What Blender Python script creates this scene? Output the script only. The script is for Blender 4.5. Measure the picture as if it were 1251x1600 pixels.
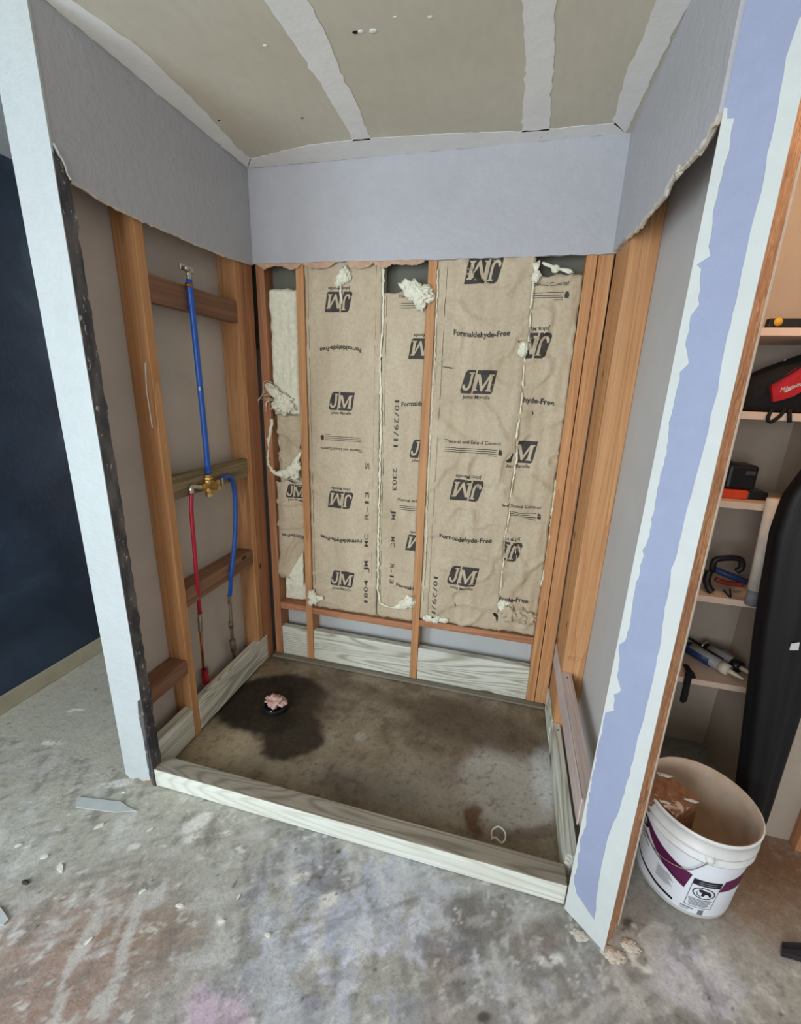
import bpy, bmesh, math, random
import numpy as np
from mathutils import Vector, Matrix, noise as mnoise

for o in list(bpy.data.objects): bpy.data.objects.remove(o, do_unlink=True)
SC = bpy.context.scene
COL = SC.collection
random.seed(7); RNG = np.random.default_rng(7)

# ------------------------------------------------------------------ camera
CAM = np.array([1.21446, -1.05471, 1.53925])
RM = np.array([[0.96835322, 0.24737123, 0.03315906],
               [0.10002568, -0.26292543, -0.95961715],
               [-0.22866331, 0.93256512, -0.27934816]])
FPX = 670.55
cd = bpy.data.cameras.new('camera'); cam = bpy.data.objects.new('camera', cd); COL.objects.link(cam)
cd.sensor_fit = 'HORIZONTAL'; cd.sensor_width = 36.0; cd.lens = 36.0 * FPX / 1251.0
cd.clip_start = 0.02; cd.clip_end = 60
cam.matrix_world = Matrix(((RM[0][0], -RM[1][0], -RM[2][0], CAM[0]),
                           (RM[0][1], -RM[1][1], -RM[2][1], CAM[1]),
                           (RM[0][2], -RM[1][2], -RM[2][2], CAM[2]), (0, 0, 0, 1)))
SC.camera = cam

# ------------------------------------------------------------------ world, lights, exposure
wd = bpy.data.worlds.new('world'); SC.world = wd; wd.use_nodes = True
bgn = wd.node_tree.nodes['Background']
bgn.inputs[0].default_value = (0.98, 0.98, 1.0, 1); bgn.inputs[1].default_value = 0.56
SC.view_settings.view_transform = 'Standard'; SC.view_settings.look = 'None'
SC.view_settings.exposure = 0.14; SC.view_settings.gamma = 1.0
SC.view_settings.use_curve_mapping = False

def area(name, loc, target, sx, sy, power, col):
    l = bpy.data.lights.new(name, 'AREA'); l.shape = 'RECTANGLE'; l.size = sx; l.size_y = sy
    l.energy = power; l.color = col
    o = bpy.data.objects.new(name, l); COL.objects.link(o); o.location = loc
    o.rotation_euler = (Vector(target) - Vector(loc)).to_track_quat('-Z', 'Y').to_euler()
    return o
# daylight from an assumed, unseen big window behind the camera, to its left
area('assumed_window_light', (0.30, -3.3, 1.45), (0.95, 0.4, 0.95), 1.5, 1.6, 62, (0.90, 0.95, 1.0))
# unseen light added at the left, to brighten the stall's right side
area('added_left_light', (-0.93, -1.75, 1.15), (1.2, -0.2, 0.8), 1.3, 1.9, 70, (0.74, 0.88, 1.0))
# assumed, unseen ceiling bulb of the storage closet
l = bpy.data.lights.new('assumed_closet_bulb', 'POINT'); l.energy = 9.0; l.color = (1.0, 0.58, 0.30); l.shadow_soft_size = 0.05
o = bpy.data.objects.new('assumed_closet_bulb', l); COL.objects.link(o); o.location = (2.15, 0.20, 2.28)

# ------------------------------------------------------------------ geometry helpers
W, D, H, S = 1.52, 0.904, 2.425, 0.0127
def ray(u, v): return RM.T @ np.array([(u - 625.5) / FPX, (v - 800.0) / FPX, 1.0])
def atx(u, v, x): d = ray(u, v); return CAM + d * ((x - CAM[0]) / d[0])
def aty(u, v, y): d = ray(u, v); return CAM + d * ((y - CAM[1]) / d[1])
def atz(u, v, z): d = ray(u, v); return CAM + d * ((z - CAM[2]) / d[2])
def atp(u, v, p0, n): d = ray(u, v); return CAM + d * (np.dot(np.array(p0) - CAM, n) / np.dot(d, n))
def srgb(r, g, b):
    f = lambda c: (c / 12.92 if c <= 0.04045 else ((c + 0.055) / 1.055) ** 2.4)
    return (f(r / 255), f(g / 255), f(b / 255), 1.0)

def link(name, me, mat=None, parent=None):
    o = bpy.data.objects.new(name, me); COL.objects.link(o)
    if mat is not None:
        for m in (mat if isinstance(mat, (list, tuple)) else [mat]): me.materials.append(m)
    if parent is not None:
        o.parent = parent
        if parent.parent is None: o.location = -parent.location
    return o
def obj(name, bm, mat, parent=None, smooth=False):
    bmesh.ops.recalc_face_normals(bm, faces=bm.faces)
    me = bpy.data.meshes.new(name); bm.to_mesh(me); bm.free()
    if smooth:
        for p in me.polygons: p.use_smooth = True
    return link(name, me, mat, parent)
def tag(o, label, cat=None, group=None, kind=None):
    o['label'] = label
    if cat: o['category'] = cat
    if group: o['group'] = group
    if kind: o['kind'] = kind
    return o
def thing(name, loc, label, cat, group=None):
    o = bpy.data.objects.new(name, None); COL.objects.link(o); o.location = loc; o.empty_display_size = 0.05
    return tag(o, label, cat, group)
def box(bm, x0, x1, y0, y1, z0, z1, bev=0.0, seg=2):
    vs = [bm.verts.new(p) for p in ((x0,y0,z0),(x1,y0,z0),(x1,y1,z0),(x0,y1,z0),(x0,y0,z1),(x1,y0,z1),(x1,y1,z1),(x0,y1,z1))]
    fs = [bm.faces.new([vs[i] for i in q]) for q in ((3,2,1,0),(4,5,6,7),(0,1,5,4),(1,2,6,5),(2,3,7,6),(3,0,4,7))]
    if bev > 0:
        es = list({e for f in fs for e in f.edges})
        bmesh.ops.bevel(bm, geom=es, offset=bev, segments=seg, profile=0.5, affect='EDGES')
    return vs
def obox(name, dims, mat, parent=None, bev=0.0):
    bm = bmesh.new(); box(bm, *dims, bev=bev); return obj(name, bm, mat, parent)
def prism(name, pts, z0, z1, mat, parent=None):
    bm = bmesh.new()
    a = [bm.verts.new((p[0], p[1], z0)) for p in pts]; b = [bm.verts.new((p[0], p[1], z1)) for p in pts]
    bm.faces.new(a); bm.faces.new(b[::-1]); n = len(pts)
    for i in range(n): bm.faces.new((a[i], a[(i+1) % n], b[(i+1) % n], b[i]))
    return obj(name, bm, mat, parent)
def slab(name, pts, off, mat, parent=None):
    """polygon of 3D points given thickness by the vector off"""
    bm = bmesh.new()
    a = [bm.verts.new(tuple(p)) for p in pts]; b = [bm.verts.new(tuple(np.array(p) + np.array(off))) for p in pts]
    n = len(pts); f1 = bm.faces.new(a); f2 = bm.faces.new(b[::-1]); bm.normal_update()
    for i in range(n): bm.faces.new((a[i], a[(i+1) % n], b[(i+1) % n], b[i]))
    bmesh.ops.triangulate(bm, faces=[f1, f2])
    return obj(name, bm, mat, parent)
def jag(pts, step, amp, seed, ax=(0, 1)):
    """densify a 3D polyline and roughen it in the two given axes"""
    rr = np.random.default_rng(seed); out = []
    pts = [np.array(p, float) for p in pts]
    for a, b in zip(pts[:-1], pts[1:]):
        n = max(1, int(np.linalg.norm(b - a) / step))
        for i in range(n):
            q = a + (b - a) * i / n
            for k in ax: q[k] += rr.normal() * amp
            out.append(q)
    out.append(pts[-1]); return out
def smoothpath(pts, n=8):
    P = [Vector(p) for p in pts]
    if len(P) < 3: return P
    P = [P[0] * 2 - P[1]] + P + [P[-1] * 2 - P[-2]]; out = []
    for i in range(1, len(P) - 2):
        for k in range(n):
            t = k / n; a, b, c, d = P[i-1], P[i], P[i+1], P[i+2]
            out.append(0.5 * ((2*b) + (c-a)*t + (2*a-5*b+4*c-d)*t*t + (3*b-a-3*c+d)*t*t*t))
    out.append(P[-2]); return out
def tube(bm, pts, r, seg=10, rough=0.0, seed=0, flat=1.0):
    P = [Vector(p) for p in pts]; n = len(P); rings = []
    rs = r if isinstance(r, (list, tuple)) else [r] * n
    up = Vector((0.13, 0.21, 0.97))
    for i, p in enumerate(P):
        t = (P[min(i+1, n-1)] - P[max(i-1, 0)]).normalized()
        a = t.cross(up)
        if a.length < 0.2: a = t.cross(Vector((1, 0.1, 0)))
        a.normalize(); b = t.cross(a)
        ring = []
        for k in range(seg):
            an = 2 * math.pi * k / seg
            rr = rs[i]
            if rough: rr *= 1 + rough * mnoise.noise(Vector((p.x*60 + seed, p.z*60 + k*0.7, p.y*60)))
            ring.append(bm.verts.new(p + a * (math.cos(an) * rr) + b * (math.sin(an) * rr * flat)))
        rings.append(ring)
    for i in range(n - 1):
        for k in range(seg):
            bm.faces.new((rings[i][k], rings[i][(k+1) % seg], rings[i+1][(k+1) % seg], rings[i+1][k]))
    bm.faces.new(rings[0][::-1]); bm.faces.new(rings[-1])
def otube(name, pts, r, mat, parent=None, seg=10, smooth=True, **k):
    bm = bmesh.new(); tube(bm, pts, r, seg, **k); return obj(name, bm, mat, parent, smooth)
def lathe(bm, prof, cx, cy, seg=48):
    """profile of (r, z) spun about the vertical axis at cx, cy (open chain)"""
    rings = [[bm.verts.new((cx + r*math.cos(2*math.pi*k/seg), cy + r*math.sin(2*math.pi*k/seg), z)) for k in range(seg)] for r, z in prof]
    for a, b in zip(rings[:-1], rings[1:]):
        for k in range(seg): bm.faces.new((a[k], a[(k+1) % seg], b[(k+1) % seg], b[k]))
    return rings
def crumple(name, c, size, mat, parent=None, seed=1, n=14, amp=0.3, squash=(1, 1, 1), rough=3.0):
    """a lump with creases"""
    bm = bmesh.new(); bmesh.ops.create_icosphere(bm, subdivisions=4, radius=1.0)
    sv = Vector((seed * 3.7, seed * 1.9, seed * 5.3))
    for v in bm.verts:
        d = v.co.normalized()
        k = 1 + amp * mnoise.noise(d * rough + sv) + amp * 0.6 * abs(mnoise.noise(d * rough * 2.3 + sv)) 
        v.co = Vector((d.x * k * size * squash[0] + c[0], d.y * k * size * squash[1] + c[1], d.z * k * size * squash[2] + c[2]))
    return obj(name, bm, mat, parent, True)

# flat prints mapped on to a surface
TXT = {}
def text_bm(body, bold=0.0, space=1.0):
    key = (body, bold, space)
    if key not in TXT:
        cu = bpy.data.curves.new('t', 'FONT'); cu.body = body; cu.size = 1.0; cu.align_x = 'CENTER'; cu.align_y = 'CENTER'
        cu.offset = bold; cu.space_character = space; cu.resolution_u = 3; cu.fill_mode = 'FRONT'
        to = bpy.data.objects.new('t', cu); COL.objects.link(to)
        dg = bpy.context.evaluated_depsgraph_get()
        me = bpy.data.meshes.new_from_object(to.evaluated_get(dg))
        bpy.data.objects.remove(to); bpy.data.curves.remove(cu)
        TXT[key] = me
    bm = bmesh.new(); bm.from_mesh(TXT[key]); return bm
def poly_bm(polys):
    bm = bmesh.new()
    for pl in polys: bm.faces.new([bm.verts.new((p[0], p[1], 0)) for p in pl])
    return bm
def split_long(bm, L):
    for _ in range(6):
        es = [e for e in bm.edges if e.calc_length() > L]
        if not es: break
        bmesh.ops.subdivide_edges(bm, edges=es, cuts=1); bmesh.ops.triangulate(bm, faces=[f for f in bm.faces if len(f.verts) > 3])
def printed(name, bm, mat, parent, pre, mapfn, L=0.011):
    """pre: 2D transform to plane metres, mapfn: plane to 3D"""
    bm.normal_update(); bmesh.ops.triangulate(bm, faces=bm.faces)
    for v in bm.verts: v.co.x, v.co.y = pre(v.co.x, v.co.y)
    for v in bm.verts: v.co.z = 0
    split_long(bm, L)
    for v in bm.verts: v.co = Vector(mapfn(v.co.x, v.co.y))
    me = bpy.data.meshes.new(name); bm.to_mesh(me); bm.free()
    return link(name, me, mat, parent)

# ------------------------------------------------------------------ materials
class NT:
    def __init__(s, name, rough=0.7, spec=0.3, metal=0.0):
        s.m = bpy.data.materials.new(name); s.m.use_nodes = True; s.t = s.m.node_tree
        s.b = s.t.nodes['Principled BSDF']; s.b.inputs['Roughness'].default_value = rough
        s.b.inputs['Specular IOR Level'].default_value = spec; s.b.inputs['Metallic'].default_value = metal
        s.tc = s.t.nodes.new('ShaderNodeTexCoord')
    def co(s, scale=(1, 1, 1), rnd=0.0):
        mp = s.t.nodes.new('ShaderNodeMapping'); mp.inputs['Scale'].default_value = scale
        src = s.tc.outputs['Object']
        if rnd:
            oi = s.t.nodes.new('ShaderNodeObjectInfo'); mu = s.t.nodes.new('ShaderNodeMath'); mu.operation = 'MULTIPLY'
            s.t.links.new(oi.outputs['Random'], mu.inputs[0]); mu.inputs[1].default_value = rnd
            ad = s.t.nodes.new('ShaderNodeVectorMath'); ad.operation = 'ADD'
            s.t.links.new(src, ad.inputs[0]); s.t.links.new(mu.outputs[0], ad.inputs[1]); src = ad.outputs[0]
        s.t.links.new(src, mp.inputs['Vector']); return mp.outputs[0]
    def noise(s, vec, scale, detail=4, rough=0.55, dist=0.0):
        n = s.t.nodes.new('ShaderNodeTexNoise'); s.t.links.new(vec, n.inputs['Vector'])
        n.inputs['Scale'].default_value = scale; n.inputs['Detail'].default_value = detail
        n.inputs['Roughness'].default_value = rough; n.inputs['Distortion'].default_value = dist
        return n.outputs['Fac']
    def voro(s, vec, scale, feature='F1'):
        n = s.t.nodes.new('ShaderNodeTexVoronoi'); n.feature = feature; s.t.links.new(vec, n.inputs['Vector'])
        n.inputs['Scale'].default_value = scale; return n.outputs['Distance']
    def wave(s, vec, scale, dist, dscale, direction='X', detail=2):
        n = s.t.nodes.new('ShaderNodeTexWave'); n.bands_direction = direction; s.t.links.new(vec, n.inputs['Vector'])
        n.inputs['Scale'].default_value = scale; n.inputs['Distortion'].default_value = dist
        n.inputs['Detail Scale'].default_value = dscale; n.inputs['Detail'].default_value = detail
        return n.outputs['Fac']
    def ramp(s, fac, stops):
        r = s.t.nodes.new('ShaderNodeValToRGB'); s.t.links.new(fac, r.inputs[0]); e = r.color_ramp.elements
        while len(e) < len(stops): e.new(0.5)
        for k, (p, c) in enumerate(stops): e[k].position = p; e[k].color = c if len(c) == 4 else (*c, 1)
        return r.outputs[0]
    def sock(s, inp, v):
        if hasattr(v, 'is_output') or isinstance(v, bpy.types.NodeSocket): s.t.links.new(v, inp)
        else: inp.default_value = v
    def mix(s, fac, a, b, mode='MIX'):
        n = s.t.nodes.new('ShaderNodeMix'); n.data_type = 'RGBA'; n.blend_type = mode
        s.sock(n.inputs[0], fac); s.sock(n.inputs[6], a); s.sock(n.inputs[7], b); return n.outputs[2]
    def math(s, op, a, b=0.0):
        n = s.t.nodes.new('ShaderNodeMath'); n.operation = op; s.sock(n.inputs[0], a); s.sock(n.inputs[1], b); return n.outputs[0]
    def color(s, v): s.sock(s.b.inputs['Base Color'], v)
    def bump(s, h, strength=0.3, dist=0.01):
        n = s.t.nodes.new('ShaderNodeBump'); n.inputs['Strength'].default_value = strength; n.inputs['Distance'].default_value = dist
        s.sock(n.inputs['Height'], h); s.t.links.new(n.outputs[0], s.b.inputs['Normal'])
BLK = (0, 0, 0, 1); WHT = (1, 1, 1, 1)
def scl(c, k): return (min(1, c[0]*k), min(1, c[1]*k), min(1, c[2]*k), 1)

def plain(name, c, rough=0.6, var=0.12, scale=12, spec=0.3, metal=0.0, bump=0.0, bscale=60):
    n = NT(name, rough, spec, metal); f = n.noise(n.co(), scale)
    n.color(n.ramp(f, [(0.3, scl(c, 1 - var)), (0.7, scl(c, 1 + var))]))
    if bump: n.bump(n.noise(n.co(), bscale, 3), bump, 0.004)
    return n.m
def paint(name, c, bump=0.25, bscale=55, var=0.05, rough=0.55):
    n = NT(name, rough, 0.3)
    f = n.noise(n.co(), 3.0, 5); g = n.noise(n.co(), 25, 4)
    a = n.ramp(f, [(0.25, scl(c, 1 - var)), (0.75, scl(c, 1 + var))])
    n.color(n.mix(0.25, a, n.ramp(g, [(0.3, scl(c, 0.88)), (0.7, scl(c, 1.08))])))
    n.bump(n.noise(n.co(), bscale, 4, 0.6), bump, 0.006); return n.m
def wood(name, base, dark, axis, knot=True, ring=0.5, light=None, rough=0.6, kn=srgb(70, 38, 20)):
    """sawn timber with the grain along axis (0, 1, 2)"""
    n = NT(name, rough, 0.25)
    st = [1.0, 1.0, 1.0]; st[axis] = 0.045
    v = n.co(tuple(st), rnd=17.0)
    st2 = [1.0, 1.0, 1.0]; st2[axis] = 0.012
    v2 = n.co(tuple(st2), rnd=17.0)
    w = n.noise(v, 26, 4, 0.55, 1.2)
    rings = n.math('FRACT', n.math('MULTIPLY', n.noise(v, 9, 2, 0.4, 0.6), 9.0))
    rings = n.math('POWER', rings, 2.2)
    fine = n.noise(v2, 170, 3)
    tone = n.ramp(n.noise(n.co((1, 1, 1), rnd=31.0), 2.2, 3), [(0.3, scl(base, 0.86)), (0.7, light or scl(base, 1.12))])
    c = n.mix(n.math('MULTIPLY', rings, ring), tone, dark)
    c = n.mix(n.ramp(w, [(0.42, BLK), (0.75, (0.5, 0.5, 0.5, 1))]), c, dark)
    c = n.mix(n.ramp(fine, [(0.35, (0.35, 0.35, 0.35, 1)), (0.6, BLK)]), c, scl(dark, 0.8))
    if knot:
        st3 = [1.0, 1.0, 1.0]; st3[axis] = 0.45
        k = n.voro(n.co(tuple(st3), rnd=23.0), 6.5)
        c = n.mix(n.ramp(k, [(0.05, WHT), (0.085, BLK)]), c, kn)
    n.color(c); n.bump(n.math('ADD', n.math('MULTIPLY', fine, 0.6), w), 0.12, 0.004); return n.m

def treated(name, axis, base, light, dark, rings=0.62):
    """pale pressure treated board: thin dark growth rings that open into cathedral arches, a few dark knots"""
    n = NT(name, 0.7, 0.25); st = [1.0, 1.0, 1.0]; st[axis] = 0.10; v = n.co(tuple(st), rnd=19.0)
    st2 = [1.0, 1.0, 1.0]; st2[axis] = 0.012; fine = n.noise(n.co(tuple(st2), rnd=19.0), 150, 3)
    h = n.noise(v, 5.5, 2, 0.35, 0.35)
    r = n.math('POWER', n.math('ADD', n.math('MULTIPLY', n.math('SINE', n.math('MULTIPLY', h, 190.0)), 0.5), 0.5), 2.6)
    tone = n.ramp(n.noise(n.co((1, 1, 1), rnd=29.0), 2.5, 3), [(0.3, base), (0.7, light)])
    c = n.mix(n.math('MULTIPLY', r, rings), tone, dark)
    c = n.mix(n.ramp(fine, [(0.35, (0.22, 0.22, 0.22, 1)), (0.6, BLK)]), c, dark)
    st3 = [1.0, 1.0, 1.0]; st3[axis] = 0.55; k = n.voro(n.co(tuple(st3), rnd=37.0), 4.2)
    c = n.mix(n.ramp(k, [(0.07, WHT), (0.12, BLK)]), c, scl(dark, 0.55))
    n.color(c); n.bump(fine, 0.12, 0.003); return n.m
M = {}
OR, ORD = srgb(210, 160, 112), srgb(168, 110, 68)
for ax, nm in enumerate('xyz'):
    M['fir_' + nm] = wood('fir_' + nm, OR, ORD, ax)
    M['treated_' + nm] = treated('treated_' + nm, ax, srgb(212, 210, 194), srgb(228, 230, 220), srgb(134, 126, 100))
    M['oldfir_' + nm] = wood('oldfir_' + nm, srgb(188, 134, 98), srgb(138, 88, 58), ax)
M['dusty_treated'] = treated('dusty_treated', 0, srgb(146, 137, 120), srgb(168, 161, 146), srgb(98, 88, 72), 0.55)
M['curb_front'] = treated('curb_front', 0, srgb(216, 216, 202), srgb(230, 234, 226), srgb(168, 162, 140), 0.35)
M['pinkwood'] = wood('pinkwood', srgb(214, 198, 192), srgb(176, 150, 140), 1, True, 0.4)
M['brownwood'] = wood('brownwood', srgb(150, 112, 88), srgb(100, 70, 50), 1, True, 0.5)
M['olivewood'] = wood('olivewood', srgb(150, 134, 104), srgb(96, 82, 56), 1, True, 0.7)
M['greyplate'] = wood('greyplate', srgb(140, 132, 118), srgb(98, 90, 78), 0, False, 0.4)
M['lavender'] = paint('lavender', srgb(182, 182, 186), 0.5, 38, 0.06, 0.42)
M['blueface'] = paint('blueface', srgb(152, 160, 186), 0.35, 34)
M['mud'] = paint('mud', srgb(202, 206, 203), 0.15, 45, 0.04, 0.8)
M['ceilmud'] = paint('ceilmud', srgb(238, 237, 232), 0.15, 45, 0.08, 0.85)
M['white_paint'] = paint('white_paint', srgb(188, 194, 193), 0.6, 60, 0.06, 0.45)
M['gypsum'] = plain('gypsum', srgb(205, 196, 182), 0.9, 0.1, 80, bump=0.3)
M['paperback'] = plain('paperback', srgb(194, 185, 176), 0.8, 0.07, 5)
M['greypanel'] = plain('greypanel', srgb(196, 194, 192), 0.8, 0.05, 4)
M['sheath'] = plain('sheath', srgb(188, 190, 188), 0.8, 0.07, 5)
M['tearpaper'] = plain('tearpaper', srgb(196, 160, 134), 0.85, 0.15, 40)
M['fiberglass'] = plain('fiberglass', srgb(232, 230, 208), 0.95, 0.1, 45, 0.1, bump=0.8, bscale=90)
M['ink'] = plain('ink', srgb(66, 62, 58), 0.7, 0.15, 60)
M['darkgap'] = plain('darkgap', srgb(30, 22, 18), 0.9)
n = NT('kraft', 0.72, 0.3); f = n.noise(n.co((1, 1, 0.3)), 9, 5); g = n.noise(n.co(), 70, 3)
c = n.ramp(f, [(0.25, srgb(186, 168, 140)), (0.75, srgb(210, 195, 168))])
n.color(n.mix(n.ramp(g, [(0.35, (0.25, 0.25, 0.25, 1)), (0.6, BLK)]), c, srgb(154, 136, 114)))
n.bump(n.math('ADD', n.noise(n.co((1, 1, 0.18)), 34, 4, 0.6), n.math('MULTIPLY', n.noise(n.co(), 16, 3), 0.6)), 0.5, 0.010); M['kraft'] = n.m
n = NT('charcoal_edge', 0.5, 0.4); f = n.noise(n.co((1, 1, 0.5)), 70, 5, 0.7); g = n.noise(n.co((1, 1, 0.4)), 18, 3)
c = n.mix(n.ramp(g, [(0.4, BLK), (0.65, WHT)]), srgb(58, 58, 64), srgb(104, 100, 98))
n.color(n.mix(n.ramp(f, [(0.60, BLK), (0.66, WHT)]), c, srgb(200, 196, 190))); n.bump(f, 0.6, 0.006); M['charcoal'] = n.m
n = NT('navy_paint', 0.38, 0.45); f = n.noise(n.co((1, 1, 1)), 2.2, 5, 0.6, 0.4)
n.color(n.ramp(f, [(0.42, srgb(34, 46, 64)), (0.60, srgb(48, 64, 84)), (0.70, srgb(70, 86, 102)), (0.80, srgb(104, 118, 130))])); n.bump(n.noise(n.co(), 45, 4), 0.35, 0.006); M['navy'] = n.m
n = NT('strandboard', 0.75, 0.2); v = n.co((1, 1, 0.35)); f = n.noise(v, 60, 4, 0.65, 1.5); g = n.noise(n.co(), 5, 4)
c = n.ramp(f, [(0.30, srgb(128, 82, 56)), (0.47, srgb(190, 136, 98)), (0.64, srgb(226, 184, 142))])
n.color(n.mix(n.ramp(g, [(0.4, BLK), (0.7, (0.6, 0.6, 0.6, 1))]), c, srgb(156, 110, 82))); n.bump(f, 0.5, 0.006); M['strand'] = n.m
n = NT('ceiling_board', 0.85, 0.2); f = n.noise(n.co(), 1.6, 4); g = n.noise(n.co((1, 0.4, 1)), 40, 3)
c = n.ramp(f, [(0.3, srgb(200, 193, 174)), (0.7, srgb(216, 210, 192))])
n.color(n.mix(n.ramp(g, [(0.3, (0.15, 0.15, 0.15, 1)), (0.6, BLK)]), c, srgb(176, 168, 148))); M['ceil'] = n.m

# ------------------------------------------------------------------ floor (one slab, its stains in a colour layer)
def vnoise(x, y, seed):
    r = np.random.default_rng(seed); T = r.random((256, 256))
    xi = np.floor(x).astype(int); yi = np.floor(y).astype(int); fx = x - xi; fy = y - yi
    fx = fx*fx*(3-2*fx); fy = fy*fy*(3-2*fy); g = lambda a, b: T[a % 256, b % 256]
    return (g(xi, yi)*(1-fx)+g(xi+1, yi)*fx)*(1-fy)+(g(xi, yi+1)*(1-fx)+g(xi+1, yi+1)*fx)*fy
def fbm(x, y, s, seed, o=5, k=0.55):
    t = 0; a = 1; n = 0
    for i in range(o): t = t + a*vnoise(x*s, y*s, seed+i); n += a; a *= k; s *= 2.03
    return t/n
def lin(*c): return np.array(srgb(*c)[:3])
xs = np.concatenate([np.arange(-1.0, 2.6, 0.0075), np.array([3.2, 4.2])]); ys = np.concatenate([np.array([-4.2, -2.5]), np.arange(-1.15, 1.05, 0.0075), np.array([2.6])])
GX, GY = np.meshgrid(xs, ys); nx, ny = len(xs), len(ys)
wx = GX + 0.10*(fbm(GX, GY, 5, 11)-0.5) + 0.03*(fbm(GX, GY, 28, 12, 3)-0.5)
wy = GY + 0.10*(fbm(GX, GY, 5, 21)-0.5) + 0.03*(fbm(GX, GY, 28, 22, 3)-0.5)
colr = np.zeros(GX.shape+(3,)); colr[:] = lin(162, 160, 154)
def blend(mask, c): 
    global colr
    m = np.clip(mask, 0, 1)[..., None]; colr = colr*(1-m) + np.array(c)*m
def sstep(a, b, x): t = np.clip((x-a)/(b-a), 0, 1); return t*t*(3-2*t)
def ell(px, py, rx, ry, ang=0.0, soft=0.5, world=False, ww=1.0):
    c = (px, py) if world else atz(px, py, 0)[:2]
    X = GX+(wx-GX)*ww; Y = GY+(wy-GY)*ww
    ca, sa = math.cos(ang), math.sin(ang); dx, dy = X-c[0], Y-c[1]
    r = np.sqrt(((dx*ca+dy*sa)/rx)**2 + ((-dx*sa+dy*ca)/ry)**2)
    return 1 - sstep(1-soft, 1+soft, r)
n1 = fbm(GX, GY, 3, 31); n2 = fbm(GX, GY, 14, 41); n3 = fbm(GX, GY, 60, 51, 3); n4 = fbm(GX+0.5*GY, GY*0.3-GX*0.3, 22, 61)
blend(sstep(0.45, 0.7, n1)*0.6, lin(182, 178, 168)); blend(sstep(0.55, 0.3, n1)*0.6, lin(132, 130, 126))
blend(sstep(1.05, -0.2, GX)*sstep(-0.75, 0.0, GY)*0.8, lin(190, 187, 170))
blend(ell(60, 1540, 0.30, 0.22, 0.4, 0.6)*0.75, lin(158, 128, 112)); blend(ell(230, 1470, 0.16, 0.06, 0.3, 0.6)*0.5, lin(150, 126, 104))
blend(ell(330, 1600, 0.085, 0.05, 0, 0.35)*0.85, lin(206, 180, 196))
blend(ell(560, 1440, 0.34, 0.26, 0.2, 0.7)*sstep(0.38, 0.58, n2)*0.9, lin(188, 193, 206)); blend(ell(640, 1500, 0.40, 0.20, 0.2, 0.7)*sstep(0.58, 0.66, fbm(GX, GY, 17, 131))*0.85, lin(214, 216, 226)); blend(ell(620, 1480, 0.45, 0.25, 0.2, 0.7)*sstep(0.42, 0.32, fbm(GX, GY, 9, 151))*0.7, lin(124, 122, 128))
blend(ell(760, 1440, 0.25, 0.14, 0.2, 0.7)*sstep(0.42, 0.6, n2)*0.6, lin(186, 182, 178))
blend(ell(1080, 1520, 0.11, 0.09, 0.6, 0.25)*0.9, lin(206, 204, 214)); blend(ell(1010, 1440, 0.06, 0.12, 0, 0.5)*0.4, lin(150, 140, 130))
blend(ell(1200, 1380, 0.30, 0.18, 0.2, 0.5)*0.85, lin(136, 108, 84)); blend(ell(1215, 1345, 0.14, 0.14, 0, 0.6)*0.75, lin(112, 80, 56))
blend(ell(740, 1420, 0.10, 0.06, 0, 0.4)*0.7, lin(120, 112, 104)); blend(ell(690, 1560, 0.05, 0.16, 0.3, 0.6)*0.55, lin(140, 120, 100)); blend(ell(850, 1460, 0.10, 0.05, 0.5, 0.6)*0.5, lin(140, 120, 106))
blend(ell(470, 1290, 0.14, 0.05, 0.1, 0.6)*0.5, lin(120, 118, 114))
blend(sstep(0.58, 0.70, n4)*0.6*(GY < 0.02), lin(208, 206, 200)); blend(sstep(0.40, 0.28, n4)*0.45*(GY < 0.02), lin(112, 108, 100))
blend(sstep(0.60, 0.72, n3)*0.18, lin(188, 186, 180)); blend(sstep(0.38, 0.28, n3)*0.18, lin(96, 92, 86))
for px, py, rx, ry, an in ((305, 1285, 0.06, 0.030, 0.9), (296, 1312, 0.03, 0.020, 0.6), (350, 1306, 0.018, 0.012, .5), (375, 1332, 0.022, 0.016, 0), (80, 1162, 0.05, 0.016, .2), (205, 1325, .022, .012, .5),
        (155, 1290, .018, .006, .8), (280, 1385, .012, .008, .8), (418, 1462, .011, .010, 0), (492, 1492, .012, .012, .4), (345, 1442, .012, .012, 0), (278, 1418, .012, .012, 0),
        (560, 1515, .010, .010, 0), (515, 1405, .035, .022, .9), (470, 1370, .035, .016, .6), (95, 1357, .018, .006, -.4), (40, 1325, .012, .005, .6), (68, 1340, .012, .006, .5),
        (140, 1395, .012, .005, 1), (180, 1225, .05, .018, .5), (860, 1500, .04, .015, .3), (260, 1160, .03, .008, .5), (60, 1060, .05, .010, .3), (120, 1110, .04, .008, .4),
        (930, 1465, .04, .02, -.3), (1000, 1500, .04, .015, -.5), (960, 1490, .02, .02, 0)):
    blend(ell(px, py, rx, ry, an, 0.35, ww=0.45)*0.95*sstep(0.28, 0.40, n3), lin(226, 224, 216))
for px, py, r in ((40, 1380, .007), (530, 1330, .008), (500, 1370, .006), (478, 1420, .005), (755, 1590, .016), (700, 1340, .006), (620, 1325, .006), (585, 1515, .006), (470, 1565, .007), (980, 1440, .02), (1005, 1500, .014)):
    blend(ell(px, py, r, r*0.7, 0.5, 0.35, ww=0.2)*0.85, lin(70, 64, 58))
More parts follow.
